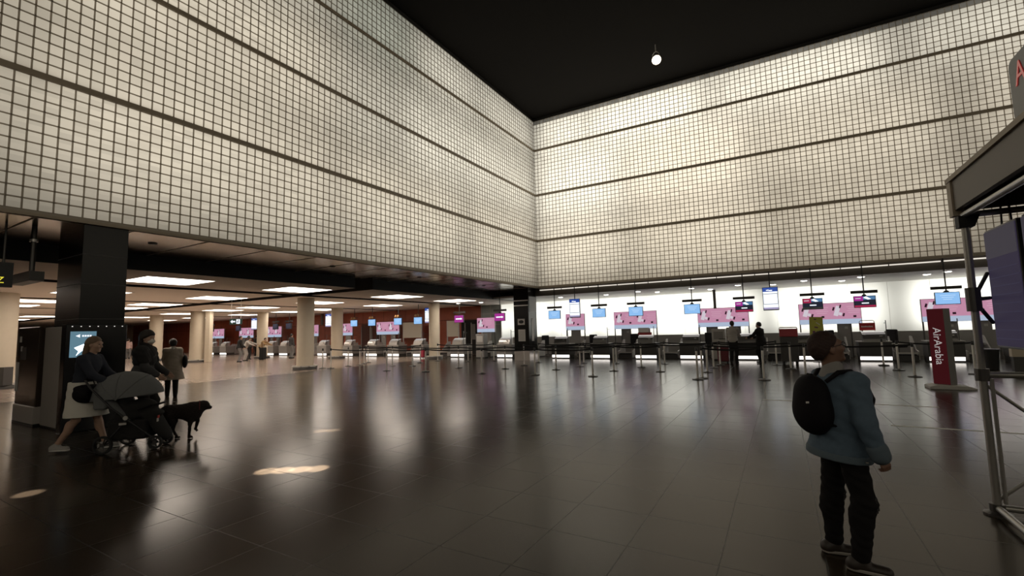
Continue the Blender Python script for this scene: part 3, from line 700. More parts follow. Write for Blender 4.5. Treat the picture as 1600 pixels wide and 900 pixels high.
    def build(s, name, m, parent=None):
        F, lo = s.field(); h = s.h; I = F < 0; N = F.shape
        c8 = [(i, j, k) for i in (0, 1) for j in (0, 1) for k in (0, 1)]
        cnt = sum(I[i:N[0]-1+i, j:N[1]-1+j, k:N[2]-1+k].astype(np.int8) for i, j, k in c8)
        act = np.argwhere((cnt > 0) & (cnt < 8)); idx = -np.ones([n - 1 for n in N], np.int64); idx[tuple(act.T)] = np.arange(len(act))
        V = np.zeros((len(act), 3)); C = np.zeros(len(act))
        for a in c8:
            for axx in range(3):
                if a[axx]: continue
                b = list(a); b[axx] = 1
                fa = F[tuple((act + a).T)]; fb = F[tuple((act + b).T)]; mk = (fa < 0) != (fb < 0)
                t = np.where(mk, fa / np.where(mk, fa - fb, 1), 0)
                p = np.repeat(np.array(a, float)[None], len(act), 0); p[:, axx] += t
                V[mk] += p[mk]; C[mk] += 1
        V = (V / C[:, None] + act) * h + lo
        fs = []
        for axx in range(3):
            u, v = (axx + 1) % 3, (axx + 2) % 3
            s0 = [slice(None)] * 3; s1 = [slice(None)] * 3; s0[axx] = slice(0, -1); s1[axx] = slice(1, None)
            A = I[tuple(s0)]; B = I[tuple(s1)]; e = np.argwhere(A != B); e = e[(e[:, u] > 0) & (e[:, v] > 0)]
            e = e[(e[:, u] < N[u] - 1) & (e[:, v] < N[v] - 1)]
            q = []
            for du, dv in ((1, 1), (0, 1), (0, 0), (1, 0)):
                w_ = e.copy(); w_[:, u] -= du; w_[:, v] -= dv; q.append(idx[tuple(w_.T)])
            q = np.stack(q, 1); flip = ~A[tuple(e.T)]; q[flip] = q[flip][:, ::-1]; fs.append(q)
        fs = np.concatenate(fs); fs = fs[(fs >= 0).all(1)]
        me = bpy.data.meshes.new(name); me.from_pydata(V.tolist(), [], fs.tolist()); me.update()
        me.polygons.foreach_set('use_smooth', [True] * len(me.polygons)); me.materials.append(m)
        o = bpy.data.objects.new(name, me); COL.objects.link(o)
        if parent: o.parent = parent
        return o

def pose(H, lean=0., step=0., armL=(.1, .25), armR=(.1, .25), px=0., out=.06, yaw=0.):
    k = H / 1.75; J = {'k': k}; A = np.array
    sp = A([math.sin(lean), 0, math.cos(lean)])
    J['pel'] = A([px, 0, .95 * k]); J['wai'] = J['pel'] + sp * .16 * k; J['che'] = J['pel'] + sp * .36 * k
    J['nec'] = J['pel'] + sp * .53 * k; J['hea'] = J['nec'] + sp * .04 * k + A([.025, 0, .115]) * k; J['hf'] = A([1., 0, 0])
    for sd, sg, ar, st in (('L', 1, armL, step), ('R', -1, armR, -step)):
        hip = J['pel'] + A([0, sg * .09, -.03]) * k; ank = A([st + (px * .5), sg * .10 * k, .085 * k + (.03 if st < -.1 else 0)])
        mid = (hip + ank) / 2; d = np.linalg.norm(hip - ank) / 2; off = math.sqrt(max((.435 * k)**2 - d * d, .0004)); f = _n(np.cross(A([0, 1, 0]), ank - hip))
        if f[0] < 0: f = -f
        J['hip' + sd] = hip; J['kne' + sd] = mid + f * off; J['ank' + sd] = ank; J['ft' + sd] = A([1., sg * .15, 0])
        sho = J['pel'] + sp * .46 * k + A([math.sin(yaw) * -sg * .17, sg * .175 * math.cos(yaw), 0]) * k
        a, b = ar; e = sho + A([math.sin(a), sg * out * 2, -math.cos(a)]) * .285 * k; wv = e + A([math.sin(a + b), -sg * .02, -math.cos(a + b)]) * .25 * k
        J['sho' + sd] = sho; J['elb' + sd] = e; J['wri' + sd] = wv
    return J
def frame(f):
    f = _n(f); l = _n(np.cross([0, 0, 1.], f)); u = np.cross(f, l); return f, l, u
def body_mesh(name, J, m, h=.012, hs=None, grip=.5, girth=1.0):
    k = J['k']; S = SD(h); hs = hs or k; g = girth
    Ms = None
    S.ell(J['pel'], np.array([.115, .16, .12]) * k * g, .03); S.ell(J['wai'], np.array([.10, .135, .15]) * k * g, .05); S.ell(J['che'], np.array([.118, .165, .17]) * k * g, .05)
    S.cone(J['shoL'], J['shoR'], .052 * k, k=.05); S.cone(J['nec'] - [0, 0, .06 * k], J['hea'] - [0, 0, .03 * k], .056 * k, .050 * k, .03)
    for sd, sg in (('L', 1), ('R', -1)):
        S.cone(J['hip' + sd], J['kne' + sd], .078 * k * g, .054 * k, .04); S.cone(J['kne' + sd], J['ank' + sd], .054 * k, .036 * k, .02)
        mid = J['kne' + sd] * .68 + J['ank' + sd] * .32 - [.015 * k, 0, 0]; S.ell(mid, np.array([.05, .048, .10]) * k, .03)
        ft = _n(J['ft' + sd]); hl = J['ank' + sd] - ft * .045 * k; hl[2] = J['ank' + sd][2] - .045 * k; S.cone(hl, hl + ft * .17 * k, .036 * k, .028 * k, .02)
        S.cone(J['sho' + sd], J['elb' + sd], .048 * k, .038 * k, .03); S.cone(J['elb' + sd], J['wri' + sd], .039 * k, .026 * k, .015)
        # hand: palm of four metacarpals, four fingers of three joints, thumb
        w_ = J['wri' + sd]; d = J.get('hd' + sd); d = _n(w_ - J['elb' + sd]) if d is None else _n(d)
        th = J.get('ht' + sd); th = np.array([1., 0, 0]) if th is None else np.array(th, float)   # thumb side
        th = _n(th - d * (th @ d)); n = np.cross(d, th) * (-1 if sd == 'R' else 1)
        n = n if J.get('hn' + sd) is None else _n(J['hn' + sd])
        for q, (o_, fl) in enumerate(zip((.028, .009, -.010, -.028), (.072, .08, .075, .058))):
            a = w_ + th * o_ * .55 * k; b = w_ + d * .085 * k + th * o_ * k
            S.cone(a, b, .0135 * k, .0115 * k, .012)
            cur = b; ang = grip * .5
            for seg, (ln, r0, r1) in enumerate(((.45, .0098, .0092), (.30, .0092, .0085), (.25, .0085, .0072))):
                dd = d * math.cos(ang) + n * math.sin(ang); nx = cur + dd * fl * ln * k; S.cone(cur, nx, r0 * k, r1 * k, .004); cur = nx; ang += grip * .9
        a = w_ + d * .025 * k + th * .024 * k; b = a + (d * .6 + th * .6 + n * .45) * .042 * k; S.cone(a, b, .014 * k, .011 * k, .01); S.cone(b, b + (d * .85 + n * .4) * .03 * k, .011 * k, .0085 * k, .004)
    f, l, u = frame(J['hf']); M = np.stack([f, l, u], 1); c = J['hea']
    P = lambda a, b, z: c + (f * a + l * b + u * z) * hs
    S.ell(P(-.012, 0, .022), np.array([.098, .077, .103]) * hs, .02, M); S.ell(P(.026, 0, -.05), np.array([.066, .056, .066]) * hs, .03, M)
    S.ell(P(.074, 0, -.095), np.array([.022, .026, .02]) * hs, .02, M)
    S.cone(P(.088, 0, .016), P(.109, 0, -.024), .008 * hs, .0115 * hs, .012); S.cone(P(.1, .012, -.032), P(.1, -.012, -.032), .009 * hs, k=.008)
    S.cone(P(.078, .036, .032), P(.078, -.036, .032), .016 * hs, k=.02); S.cone(P(.083, .018, -.058), P(.083, -.018, -.058), .0085 * hs, k=.008); S.cone(P(.081, .015, -.070), P(.081, -.015, -.070), .009 * hs, k=.008)
    for sg in (1, -1):
        S.ell(P(.058, sg * .042, -.018), np.array([.03, .026, .028]) * hs, .02, M); S.ell(P(-.006, sg * .078, -.008), np.array([.02, .009, .032]) * hs, .006, M)
    for sg in (1, -1): S.hollow(P(.100, sg * .033, .010), .016 * hs)
    o = S.build(name, m)
    if h < .009:
        for sg in (1, -1): MB().lathe([(.0005, -.0115), (.008, -.009), (.0115, 0), (.008, .009), (.0005, .0115)], P(.078, sg * .033, .010), 12).build('eye', mat('eye', (.06, .05, .045), .2), o, smooth=True)
    return o, P, (f, l, u, M)
def hair(o, P, FM, hs, m, h=.010, long=0., puff=1.0, back=1.0):
    f, l, u, M = FM; S = SD(h); S.soft = .035
    S.ell(P(-.016, 0, .030), np.array([.107, .087, .108]) * hs * puff, .02, M)
    S.ell(P(-.05, 0, -.01), np.array([.062, .078, .085]) * hs * puff * back, .03, M)
    n = f * .62 - u * .785; S.cut(n, P(.012, 0, .002) @ n); S.wrinkle(.0022, 150)
    hr = S.build('hair', m, o)
    if long:
        S = SD(h)
        for sg in (.05, .025, 0, -.025, -.05): S.cone(P(-.05 - .02 * (abs(sg) < .04), sg * 1.1, .02), P(-.085, sg * 1.1, -.03 - long), .045 * hs, .026 * hs, .03)
        S.wrinkle(.003, 70); S.build('hair_length', m, hr)
    return hr
def top(o, J, m, name='jacket', g=.022, hem=None, h=.012, flare=0., collar=True, wr=.003, sleeve=1.0, cutn=None):
    k = J['k']; S = SD(h)
    S.ell(J['pel'], np.array([.125, .17, .13]) * k + g, .03); S.ell(J['wai'], np.array([.11, .145, .16]) * k + g, .05); S.ell(J['che'], np.array([.128, .172, .17]) * k + g, .05)
    S.cone(J['shoL'], J['shoR'], .062 * k + g * .6, k=.05)
    if collar: S.cone(J['nec'] - [0, 0, .05 * k], J['nec'] + [0, 0, .0], .068 * k + g * .3, .062 * k + g * .3, .02)
    for sd in 'LR':
        S.cone(J['sho' + sd], J['elb' + sd], .056 * k + g * .7, .047 * k + g * .6, .03)
        if sleeve > .5: S.cone(J['elb' + sd], J['elb' + sd] + (J['wri' + sd] - J['elb' + sd]) * .93, .048 * k + g * .6, .036 * k + g * .6, .02)
    hz = hem if hem is not None else J['pel'][2] - .08 * k
    if flare:
        c = J['pel'] * 1; b = c * 1; b[2] = hz - .04
        for sg in (-1, 1): S.cone(c + [0, sg * .05, .05], b + [0, sg * .07, 0], .13 * k + g, .13 * k + g + flare, .05)
    S.cut(cutn[0] if cutn else (0, 0, -1), cutn[1] if cutn else -hz)
    if wr: S.wrinkle(wr, 28)
    return S.build(name, m, o)
def trousers(o, J, m, g=.02, h=.012, wr=.002, low=.07):
    k = J['k']; S = SD(h); S.ell(J['pel'] - [0, 0, .01], np.array([.118, .162, .12]) * k + g, .03)
    for sd in 'LR':
        a = J['kne' + sd] + (J['ank' + sd] - J['kne' + sd]) * .96
        S.cone(J['hip' + sd], J['kne' + sd], .08 * k + g, .058 * k + g, .04); S.cone(J['kne' + sd], a, .058 * k + g, .042 * k + g, .02)
    S.cut((0, 0, 1), J['pel'][2] + .07 * k)
    if wr: S.wrinkle(wr, 36)
    return S.build('trousers', m, o)
def skirt(o, J, m, hem, flare=.06, h=.012):
    k = J['k']; S = SD(h); c = J['pel'] * 1; kn = (J['kneL'] + J['kneR']) / 2
    for sd, sg in (('L', 1), ('R', -1)):
        t = J['kne' + sd] * 1; t[2] = hem - .05; S.cone(c + [0, sg * .05, .06], t * [.8, .7, 1], .115 * k, .10 * k + flare, .12)
    S.cone(c + [0, 0, .1], kn * [1, 1, 0] + [0, 0, hem - .05], .115 * k, .13 * k + flare, .12)
    S.cut((0, 0, 1), c[2] + .1 * k); S.cut((0, 0, -1), -hem); S.wrinkle(.003, 25); return S.build('skirt', m, o)
def shoes(o, J, m, sole=None, h=.01, boot=.0):
    k = J['k']
    for sd in 'LR':
        ft = _n(J['ft' + sd]); hl = J['ank' + sd] - ft * .045 * k; z0 = J['ank' + sd][2] - .085 * k; S = SD(h)
        a = hl * 1; a[2] = z0 + .035 * k; b = a + ft * .19 * k; b[2] = z0 + .03 * k
        S.cone(a, b, .046 * k, .040 * k, .02); S.cone(a + [0, 0, .01], a + ft * .05 * k + [0, 0, .05 * k + boot], .046 * k, .044 * k, .03)
        S.cut((0, 0, -1), -(z0 + .004)); s_ = S.build('shoe', m, o)
        if sole:
            Q = SD(h); Q.cone([a[0], a[1], z0 + .018], [b[0], b[1], z0 + .018], .050 * k, .044 * k, .02); Q.cut((0, 0, 1), z0 + .024); Q.cut((0, 0, -1), -(z0 + .001)); Q.build('sole', sole, s_)
def put(o, x, y, rz, label, z=0., cat='person', group=None):
    o.location = (x, y, z); o.rotation_euler = (0, 0, rz); return tag(o, label, cat, group)

SKIN = mat('skin', (.46, .29, .21), .55); SKIN_D = mat('skin_dark', (.20, .11, .075), .55)
H_DARK = mat('dark_hair', (.018, .012, .010), .6); H_RED = mat('red_brown_hair', (.030, .013, .010), .75, noise=.5, nscale=120); H_FAIR = mat('light_brown_hair', (.16, .10, .06), .6)
C_DENIM = mat('blue_denim', (.09, .135, .185), .85, noise=.2, nscale=30); C_BLACK = mat('black_cloth', (.012, .011, .011), .9); C_NAVY = mat('navy_cloth', (.022, .026, .04), .9)
C_WHITE = mat('white_cloth', (.72, .69, .62), .9); C_GREY = mat('grey_cloth', (.17, .165, .16), .9); C_LGREY = mat('light_grey_cloth', (.40, .37, .34), .9)
C_BEIGE = mat('beige_coat', (.42, .36, .29), .9); C_JEAN = mat('black_jeans', (.010, .009, .0095), .9, spec=.2); C_PACK = mat('black_nylon', (.007, .006, .008), .8, spec=.2)
C_CHAR = mat('charcoal_cloth', (.05, .05, .052), .9); C_STRIPE = mat('ochre_cloth', (.32, .20, .09), .9); C_PINKB = mat('pale_pink_bag', (.60, .42, .38), .8)

# ------------------------------------------------------------------ the man looking up in the foreground
A = np.array; ya = .55; cy_, sy_ = math.cos(ya), math.sin(ya); YF = A([cy_, sy_, 0]); YL = A([-sy_, cy_, 0])
k = .874; c0 = A([.015, 0, 0])
J = {'k': k, 'pel': c0 + [0, 0, .80], 'wai': c0 + [0, 0, .95], 'che': c0 + [-.005, 0, 1.09], 'nec': c0 + [-.03, 0, 1.28], 'hea': A([-.028, 0, 1.415]),
     'hf': A([.88, .36, .24]), 'shoL': c0 + YL * .155 + [0, 0, 1.19], 'shoR': c0 - YL * .15 + [.01, 0, 1.19],
     'elbL': c0 + YL * .20 + [.02, 0, .95], 'wriL': c0 + YL * .19 + [.08, 0, .76], 'elbR': A([.125, -.20, .96]), 'wriR': A([.185, -.20, .765]),
     'hdR': A([.35, .05, -.9]), 'hdL': A([.3, 0, -.9]), 'htR': YF, 'htL': YF,
     'hipL': A([-.025, .08, .77]), 'kneL': A([-.06, .095, .43]), 'ankL': A([-.075, .10, .075]), 'ftL': A([1, .1, 0]),
     'hipR': A([.04, -.075, .77]), 'kneR': A([.095, -.10, .43]), 'ankR': A([.05, -.12, .075]), 'ftR': A([1, -.12, 0])}
man, P, FM = body_mesh('person', J, SKIN_D, h=.0055, hs=.95, grip=1.0)
put(man, 11.37, -17.95, 0, 'man in blue denim jacket and black jeans looking up, wearing a black backpack')
hair(man, P, FM, .95, H_RED, h=.006)
S = SD(.007); MY = np.stack([YF, YL, A([0, 0, 1.])], 1)
S.ell(c0 + [-.03, 0, .72], A([.165, .195, .20]), .05, MY); S.ell(c0 + [-.02, 0, .92], A([.150, .185, .22]), .06, MY); S.ell(c0 + [-.015, 0, 1.08], A([.140, .185, .19]), .06, MY)
S.cone(J['shoL'], J['shoR'], .068, k=.05)
for sd in 'LR':
    S.cone(J['sho' + sd], J['elb' + sd], .076, .064, .03); S.cone(J['elb' + sd], J['elb' + sd] + (J['wri' + sd] - J['elb' + sd]) * .97, .064, .052, .02)
S.cut((-.10, 0, -1), -.685 - .10 * .0); S.wrinkle(.0035, 34)
jk = S.build('denim_jacket', C_DENIM, man)
S = SD(.006); S.ell(c0 + [-.03, 0, .69], A([.182, .208, .20]), .02, MY); S.cut((-.10, 0, -1), -.682); S.cut((.10, 0, 1), .728); S.build('hem_band', mat('denim_band', (.10, .135, .165), .85), jk)
S = SD(.006); S.cone(J['nec'] - [.0, 0, .055], J['nec'] + [.01, 0, .0], .076, .064, .01); S.cut((.35, .1, 1), 1.268); S.build('collar', mat('grey_collar', (.26, .25, .24), .9), jk)
for sd in 'LR':
    d = _n(J['wri' + sd] - J['elb' + sd]); e = J['elb' + sd] + (J['wri' + sd] - J['elb' + sd]) * .86; S = SD(.006); S.cone(e, e + d * .035, .060, .058, .005); S.build('cuff', MATS['denim_band'], jk)
MB().lathe([(.001, -.004), (.009, -.002), (.009, .002), (.001, .004)], (.12, -.178, .70), 10).build('button', M_STEEL, jk)
S = SD(.0065); S.ell(J['pel'] - [0, 0, .02], A([.115, .15, .12]), .03)
for sd in 'LR':
    S.cone(J['hip' + sd], J['kne' + sd], .085, .066, .04); S.cone(J['kne' + sd], J['ank' + sd] + [0, 0, .02], .068, .052, .02); S.ell(J['kne' + sd] * .68 + J['ank' + sd] * .32 - [.02, 0, 0], A([.058, .056, .11]), .03)
S.cut((0, 0, 1), .86); S.wrinkle(.0035, 48); tr = S.build('jeans', C_JEAN, man)
for sd in 'LR':
    S = SD(.006); q = J['kne' + sd]; S.ell(q + [.05, 0, -.01], A([.024, .04, .06]), .01); S.wrinkle(.006, 120); S.build('ripped_knee', mat('frayed_denim', (.035, .033, .033), .95), tr)
shoes(man, J, mat('brown_black_shoe', (.03, .022, .018), .5), mat('pale_sole', (.36, .33, .30), .6), h=.006)
f, l, u, M = FM; hs = .95
for sg in (1, -1):
    ring = [P(.104, sg * .034 + .022 * math.cos(t), .010 + .017 * math.sin(t)) for t in np.linspace(0, 2 * PI, 15)]
    MB().tube(ring, .0022, 6).build('spectacle_rim', M_BLKPL, man)
    MB().tube([P(.103, sg * .056, .016), P(.06, sg * .080, .016), P(.0, sg * .084, .014), P(-.02, sg * .082, -.004)], .0022, 6).build('spectacle_arm', M_BLKPL, man)
MB().tube([P(.104, .012, .014), P(.110, 0, .017), P(.104, -.012, .014)], .0022, 6).build('spectacle_bridge', M_BLKPL, man)
# backpack worn by the man
bp_ = thing('backpack', 'black backpack on the back of the man in the denim jacket', 'backpack', (11.37, -17.95, 0))
bc = c0 - YF * .205 + [.012, 0, 1.04]
S = SD(.007); S.ell(bc - A([0, 0, .065]), A([.095, .150, .135]), .06, MY); S.ell(bc + A([0, 0, .02]), A([.088, .138, .15]), .06, MY); S.ell(bc + A([0, 0, .105]), A([.072, .112, .095]), .06, MY); S.cut(YF, (bc + YF * .07) @ YF); bd = S.build('bag_body', C_PACK, bp_)
S = SD(.007); S.ell(bc - YF * .065 - A([0, 0, .05]), A([.035, .105, .10]), .02, MY); S.build('front_pocket', C_PACK, bp_)
MB().tube([bc + YF * .02 + YL * .03 + [0, 0, .17], bc + YF * .0 + YL * .02 + [0, 0, .205], bc - YL * .02 + [0, 0, .205], bc + YF * .02 - YL * .03 + [0, 0, .17]], .008, 8).build('carry_loop', C_PACK, bp_, smooth=True)
for sg in (1, -1):
    q = YL * sg * .10
    pts = [bc + q * .7 + YF * .06 + [0, 0, .16], c0 + q - YF * .06 + [0, 0, 1.262], c0 + q * 1.05 + YF * .02 + [0, 0, 1.268], c0 + q * 1.1 + YF * .10 + [0, 0, 1.2], c0 + q * 1.15 + YF * .148 + [0, 0, 1.08], c0 + q * 1.4 + YF * .09 + [0, 0, .95], c0 + q * 1.6 + YF * -.02 + [0, 0, .90], bc + q + YF * .05 - [0, 0, .12]]
    MB().tube(pts, [.013, .016, .016, .015, .014, .010, .009, .010], 8).build('strap', C_PACK, bp_, smooth=True)
m = MB(); m.box(bc - YF * .09 - YL * .09 + A([0, 0, .03]), (.02, .004, .012), rz=ya); m.build('reflective_tab', M_WHITE, bp_)

# ------------------------------------------------------------------ woman with stroller, companion, dog
hw = math.atan2(.66, .75)
J = pose(1.66, lean=.20, step=.25, armL=(.55, .55), armR=(.55, .55), px=-.07, out=.03); J['hf'] = A([1, 0, -.12])
wo, P, FM = body_mesh('person', J, SKIN, h=.008, grip=1.2); put(wo, 2.1, -19.05, hw, 'woman in navy top and white skirt pushing the grey stroller')
hair(wo, P, FM, J['k'], H_FAIR, h=.009, long=.20, back=1.05)
top(wo, J, C_NAVY, 'navy_top', .016, h=.009); skirt(wo, J, C_WHITE, .50, .075, h=.009); shoes(wo, J, mat('grey_shoe', (.35, .33, .31), .6), M_WHITE, h=.008)
wx, wy = math.cos(hw), math.sin(hw); sx_, sy2 = 2.1 + wx * .72 + .05, -19.05 + wy * .72 - .06
sr = thing('stroller', 'grey hooded baby stroller pushed by the woman in the white skirt', 'stroller', (sx_, sy2, 0), hw)
FR = mat('stroller_frame', (.05, .05, .052), .35, .6); HOODM = mat('grey_stroller_fabric', (.15, .155, .157), .85, noise=.1, nscale=40); TYRE = mat('tyre_black', (.012, .012, .012), .7)
for sg in (1, -1):
    MB().tube([(-.58, sg * .20, 1.03), (-.46, sg * .29, .93), (-.20, sg * .25, .62), (.12, sg * .22, .34), (.30, sg * .15, .15)], .014, 10).build('side_tube', FR, sr, smooth=True)
    MB().tube([(.0, sg * .24, .47), (-.14, sg * .26, .28), (-.27, sg * .26, .13)], .013, 10).build('rear_leg', FR, sr, smooth=True)
    for (wxp, r, yy, nm) in ((-.27, .125, sg * .29, 'rear_wheel'), (.32, .095, sg * .15, 'front_wheel')):
        w1 = MB(); pr = [(r - .03, -.022), (r - .005, -.022), (r, -.012), (r, .012), (r - .005, .022), (r - .03, .022)]
        n = 28; vs = [(wxp + a * math.cos(2*PI*j/n), yy + b, r + a * math.sin(2*PI*j/n)) for (a, b) in pr for j in range(n)]
        w1.add(vs, [(i*n+j, i*n+(j+1) % n, ((i+1) % 6)*n+(j+1) % n, ((i+1) % 6)*n+j) for i in range(6) for j in range(n)])
        wh = w1.build(nm, TYRE, sr, smooth=True)
        hb = MB(); hb.cyl((wxp, yy - .024, r), (wxp, yy + .024, r), .028, n=14)
        for q in range(5): a = q * 2 * PI / 5; hb.tube([(wxp, yy, r), (wxp + (r - .02) * math.cos(a), yy, r + (r - .02) * math.sin(a))], .009, 6)
        hb.build('hub', M_DSTEEL, wh)
MB().tube([(-.58, -.20, 1.03), (-.60, -.12, 1.04), (-.60, .12, 1.04), (-.58, .20, 1.03)], .018, 10).build('handle', C_PACK, sr, smooth=True)
MB().tube([(-.27, -.27, .125), (-.27, .27, .125)], .012, 8).build('rear_axle', FR, sr); MB().tube([(.30, -.15, .13), (.30, .15, .13)], .012, 8).build('front_axle', FR, sr)
S = SD(.009); S.cone((-.20, 0, .80), (-.06, 0, .50), .17, .16, .05, ((.9, 0, .42), .35)); S.cone((-.06, 0, .48), (.20, 0, .50), .17, .14, .05, ((0, 0, 1.), .4)); S.cone((.20, 0, .46), (.36, 0, .22), .17, .14, .03, ((.85, 0, .5), .5)); S.ell((.05, 0, .60), (.20, .17, .12), .05); S.build('seat', C_BLACK, sr)
# canopy: hollow dome open to the front
class _Hood(SD):
    def field(s):
        F, lo = SD.field(s); N = F.shape; X, Y, Z = np.meshgrid(*[lo[i] + s.h * np.arange(N[i]) for i in range(3)], indexing='ij', sparse=True)
        r = (.440, .260, .365); k0 = np.sqrt(((X + .14) / r[0])**2 + (Y / r[1])**2 + ((Z - .735) / r[2])**2); k1 = np.sqrt(((X + .14) / r[0]**2)**2 + (Y / r[1]**2)**2 + ((Z - .735) / r[2]**2)**2)
        F = np.maximum(F, -k0 * (k0 - 1) / np.maximum(k1, 1e-6))
        return np.minimum(F, 1.0), lo
S = _Hood(.009); S.ell((-.14, 0, .74), (.47, .285, .39), .01); S.cut((.10, 0, -1), -.765); hood = S.build('canopy', HOODM, sr)
for a in (-.75, -.1, .6):
    pts = [(-.14 + .473 * math.sin(a) * math.cos(t), .288 * math.sin(t), .74 + .393 * math.cos(a) * math.cos(t)) for t in np.linspace(-PI/2, PI/2, 17)]
    MB().tube(pts, .006, 6).build('hood_rib', HOODM, hood, smooth=True)
S = SD(.009); S.box((-.36, 0, .74), (.05, .23, .10), .03, .02); S.cone((-.38, -.1, .80), (-.08, -.1, .50), .17, .13, .03, ((.72, 0, .70), .3)); S.cone((-.38, .1, .80), (-.08, .1, .50), .17, .13, .03, ((.72, 0, .70), .3)); S.build('back_panel', HOODM, sr)
S = SD(.009); S.box((-.03, 0, .30), (.21, .17, .10), .04, .02); S.cone((-.2, 0, .36), (-.1, 0, .5), .14, .15, .05); S.wrinkle(.003, 40); S.build('basket', C_BLACK, sr)
MB().tube([(.10, -.2, .58), (.26, -.17, .63), (.32, -.06, .64), (.32, .06, .64), (.26, .17, .63), (.10, .2, .58)], .015, 8).build('bumper_bar', C_PACK, sr, smooth=True)
MB().box((.34, -.13, .46), (.01, .07, .035), rz=.2).build('red_tag', mat('red_tag', (.5, .05, .04), .6), sr)
MB().box((.345, -.16, .42), (.01, .06, .05), rz=.2).build('grey_tag', M_LGREY, sr)
MB().cyl((-.02, -.265, .48), (-.02, -.25, .48), .03, n=16).build('hinge_cap', M_LGREY, sr)
MB().box((-.05, -.262, .40), (.09, .01, .03)).build('side_badge', M_LGREY, sr)
hb_ = thing('handbag', 'black handbag hanging from the handle of the grey stroller', 'bag', (sx_ - wx * .57, sy2 - wy * .57, 0), hw)
S = SD(.008); S.ell((-.06, -.08, .83), (.13, .17, .13), .02); S.box((-.06, -.08, .86), (.05, .10, .05), .05, .03); S.wrinkle(.003, 40); S.build('bag_body', C_PACK, hb_)
for sg in (1, -1): MB().tube([(-.03, -.05 + sg * .09, .93), (-.035, -.05 + sg * .06, 1.02), (-.035, -.05 + sg * .02, 1.055), (-.01, -.05 + sg * .0, 1.052)], .007, 6).build('bag_strap', C_PACK, hb_)
J = pose(1.73, lean=.05, step=.12, armL=(.3, .6), armR=(.3, .6)); J['hf'] = A([1, -.25, -.1])
co, P, FM = body_mesh('person', J, SKIN, h=.009); put(co, 1.24, -18.03, hw + .1, 'dark-haired person in charcoal coat and white face mask behind the stroller')
hair(co, P, FM, J['k'], H_DARK, h=.009, puff=1.22, long=.10); top(co, J, C_CHAR, 'charcoal_coat', .03, hem=.62, h=.011, flare=.03); trousers(co, J, C_BLACK); shoes(co, J, C_BLACK)
f, l, u, M = FM; S = SD(.007); S.ell(P(.062, 0, -.045), A([.062, .062, .052]) * J['k'], .01, M); S.cut(-f, -(P(.03, 0, 0) @ f)); S.build('face_mask', C_WHITE, co)
S = SD(.011); S.ell(J['che'] + [.0, 0, -.02], (.165, .215, .22), .05); S.cone(J['shoL'] + [0, .03, -.03], J['shoR'] + [0, -.03, -.03], .098, k=.06); S.cone(J['nec'] - [0, 0, .04], J['nec'] + [.01, 0, .03], .10, .085, .05)
for sd in 'LR': S.cone(J['sho' + sd], J['sho' + sd] * .4 + J['elb' + sd] * .6, .098, .09, .05)
S.cut((0, 0, -1), -1.06); S.wrinkle(.006, 34); S.build('black_shawl', C_BLACK, co)

J = pose(1.58, lean=.03, step=.10, armL=(.25, .9), armR=(.05, .1)); J['hf'] = A([1, .1, -.25])
cl, P, FM = body_mesh('person', J, SKIN, h=.009, grip=1.2); put(cl, -3.68, -15.42, math.atan2(.4, -.92), 'person in long beige coat walking away with a round black bag')
hair(cl, P, FM, J['k'], H_DARK, h=.009, back=1.1, long=.05); top(cl, J, C_BEIGE, 'long_coat', .03, hem=.47, h=.011, flare=.09); trousers(cl, J, C_BLACK); shoes(cl, J, C_BLACK, boot=.08)
f, l, u, M = FM; MB().tube([P(.02, .088 * math.cos(t), .03 + .11 * math.sin(t)) for t in np.linspace(-.3, PI + .3, 15)], .016, 8).build('white_headband', C_WHITE, cl, smooth=True)
S = SD(.010); S.cone(J['nec'] - [.02, .07, .03], J['nec'] - [.06, 0, .02], .05, k=.03); S.cone(J['nec'] - [.06, 0, .02], J['nec'] - [.02, -.07, .03], .05, k=.03); S.build('pale_collar', C_WHITE, cl)
rb = thing('handbag', 'round black bag carried by the person in the beige coat', 'bag', (-3.68, -15.42, 0), math.atan2(.4, -.92))
wr_ = J['wriR']; S = SD(.009); S.ell((wr_[0] + .02, wr_[1] - .10, .95), (.19, .07, .19), .02); S.build('bag_body', C_PACK, rb)
MB().tube([(wr_[0] - .09, wr_[1] - .09, 1.1), (wr_[0], wr_[1] - .06, 1.2), (wr_[0] + .12, wr_[1] - .09, 1.1)], .008, 6).build('bag_strap', C_PACK, rb)

S = SD(.0075)                                                        # the dog, nose to +x
S.ell((-.20, 0, .43), (.14, .105, .12), .06); S.ell((-.03, 0, .43), (.19, .11, .115), .06); S.ell((.11, 0, .40), (.14, .115, .16), .06)
S.cone((.14, 0, .45), (.24, 0, .49), .105, .082, .05); S.ell((.265, 0, .495), (.082, .07, .068), .03); S.cone((.30, 0, .47), (.35, 0, .45), .042, .030, .02); S.cone((.345, 0, .448), (.366, 0, .452), .014, k=.008)
for sg in (1, -1): S.cone((.245, sg * .052, .525), (.235, sg * .075, .465), .022, .016, .01, ((0, 1., 0), .5))
S.cone((.10, -.06, .36), (.085, -.062, .22), .05, .03, .03); S.cone((.085, -.062, .22), (.078, -.062, .05), .026, .02, .01); S.cone((.078, -.062, .025), (.115, -.062, .02), .024, .018, .012)
S.cone((.13, .06, .36), (.19, .062, .25), .05, .03, .03); S.cone((.19, .062, .25), (.165, .062, .13), .026, .02, .01); S.cone((.165, .062, .12), (.18, .062, .095), .022, .017, .01)
S.cone((-.20, -.06, .40), (-.15, -.062, .28), .07, .045, .03); S.cone((-.15, -.062, .28), (-.24, -.062, .17), .038, .024, .02); S.cone((-.24, -.062, .17), (-.215, -.062, .05), .022, .018, .01); S.cone((-.215, -.062, .022), (-.175, -.062, .02), .022, .017, .012)
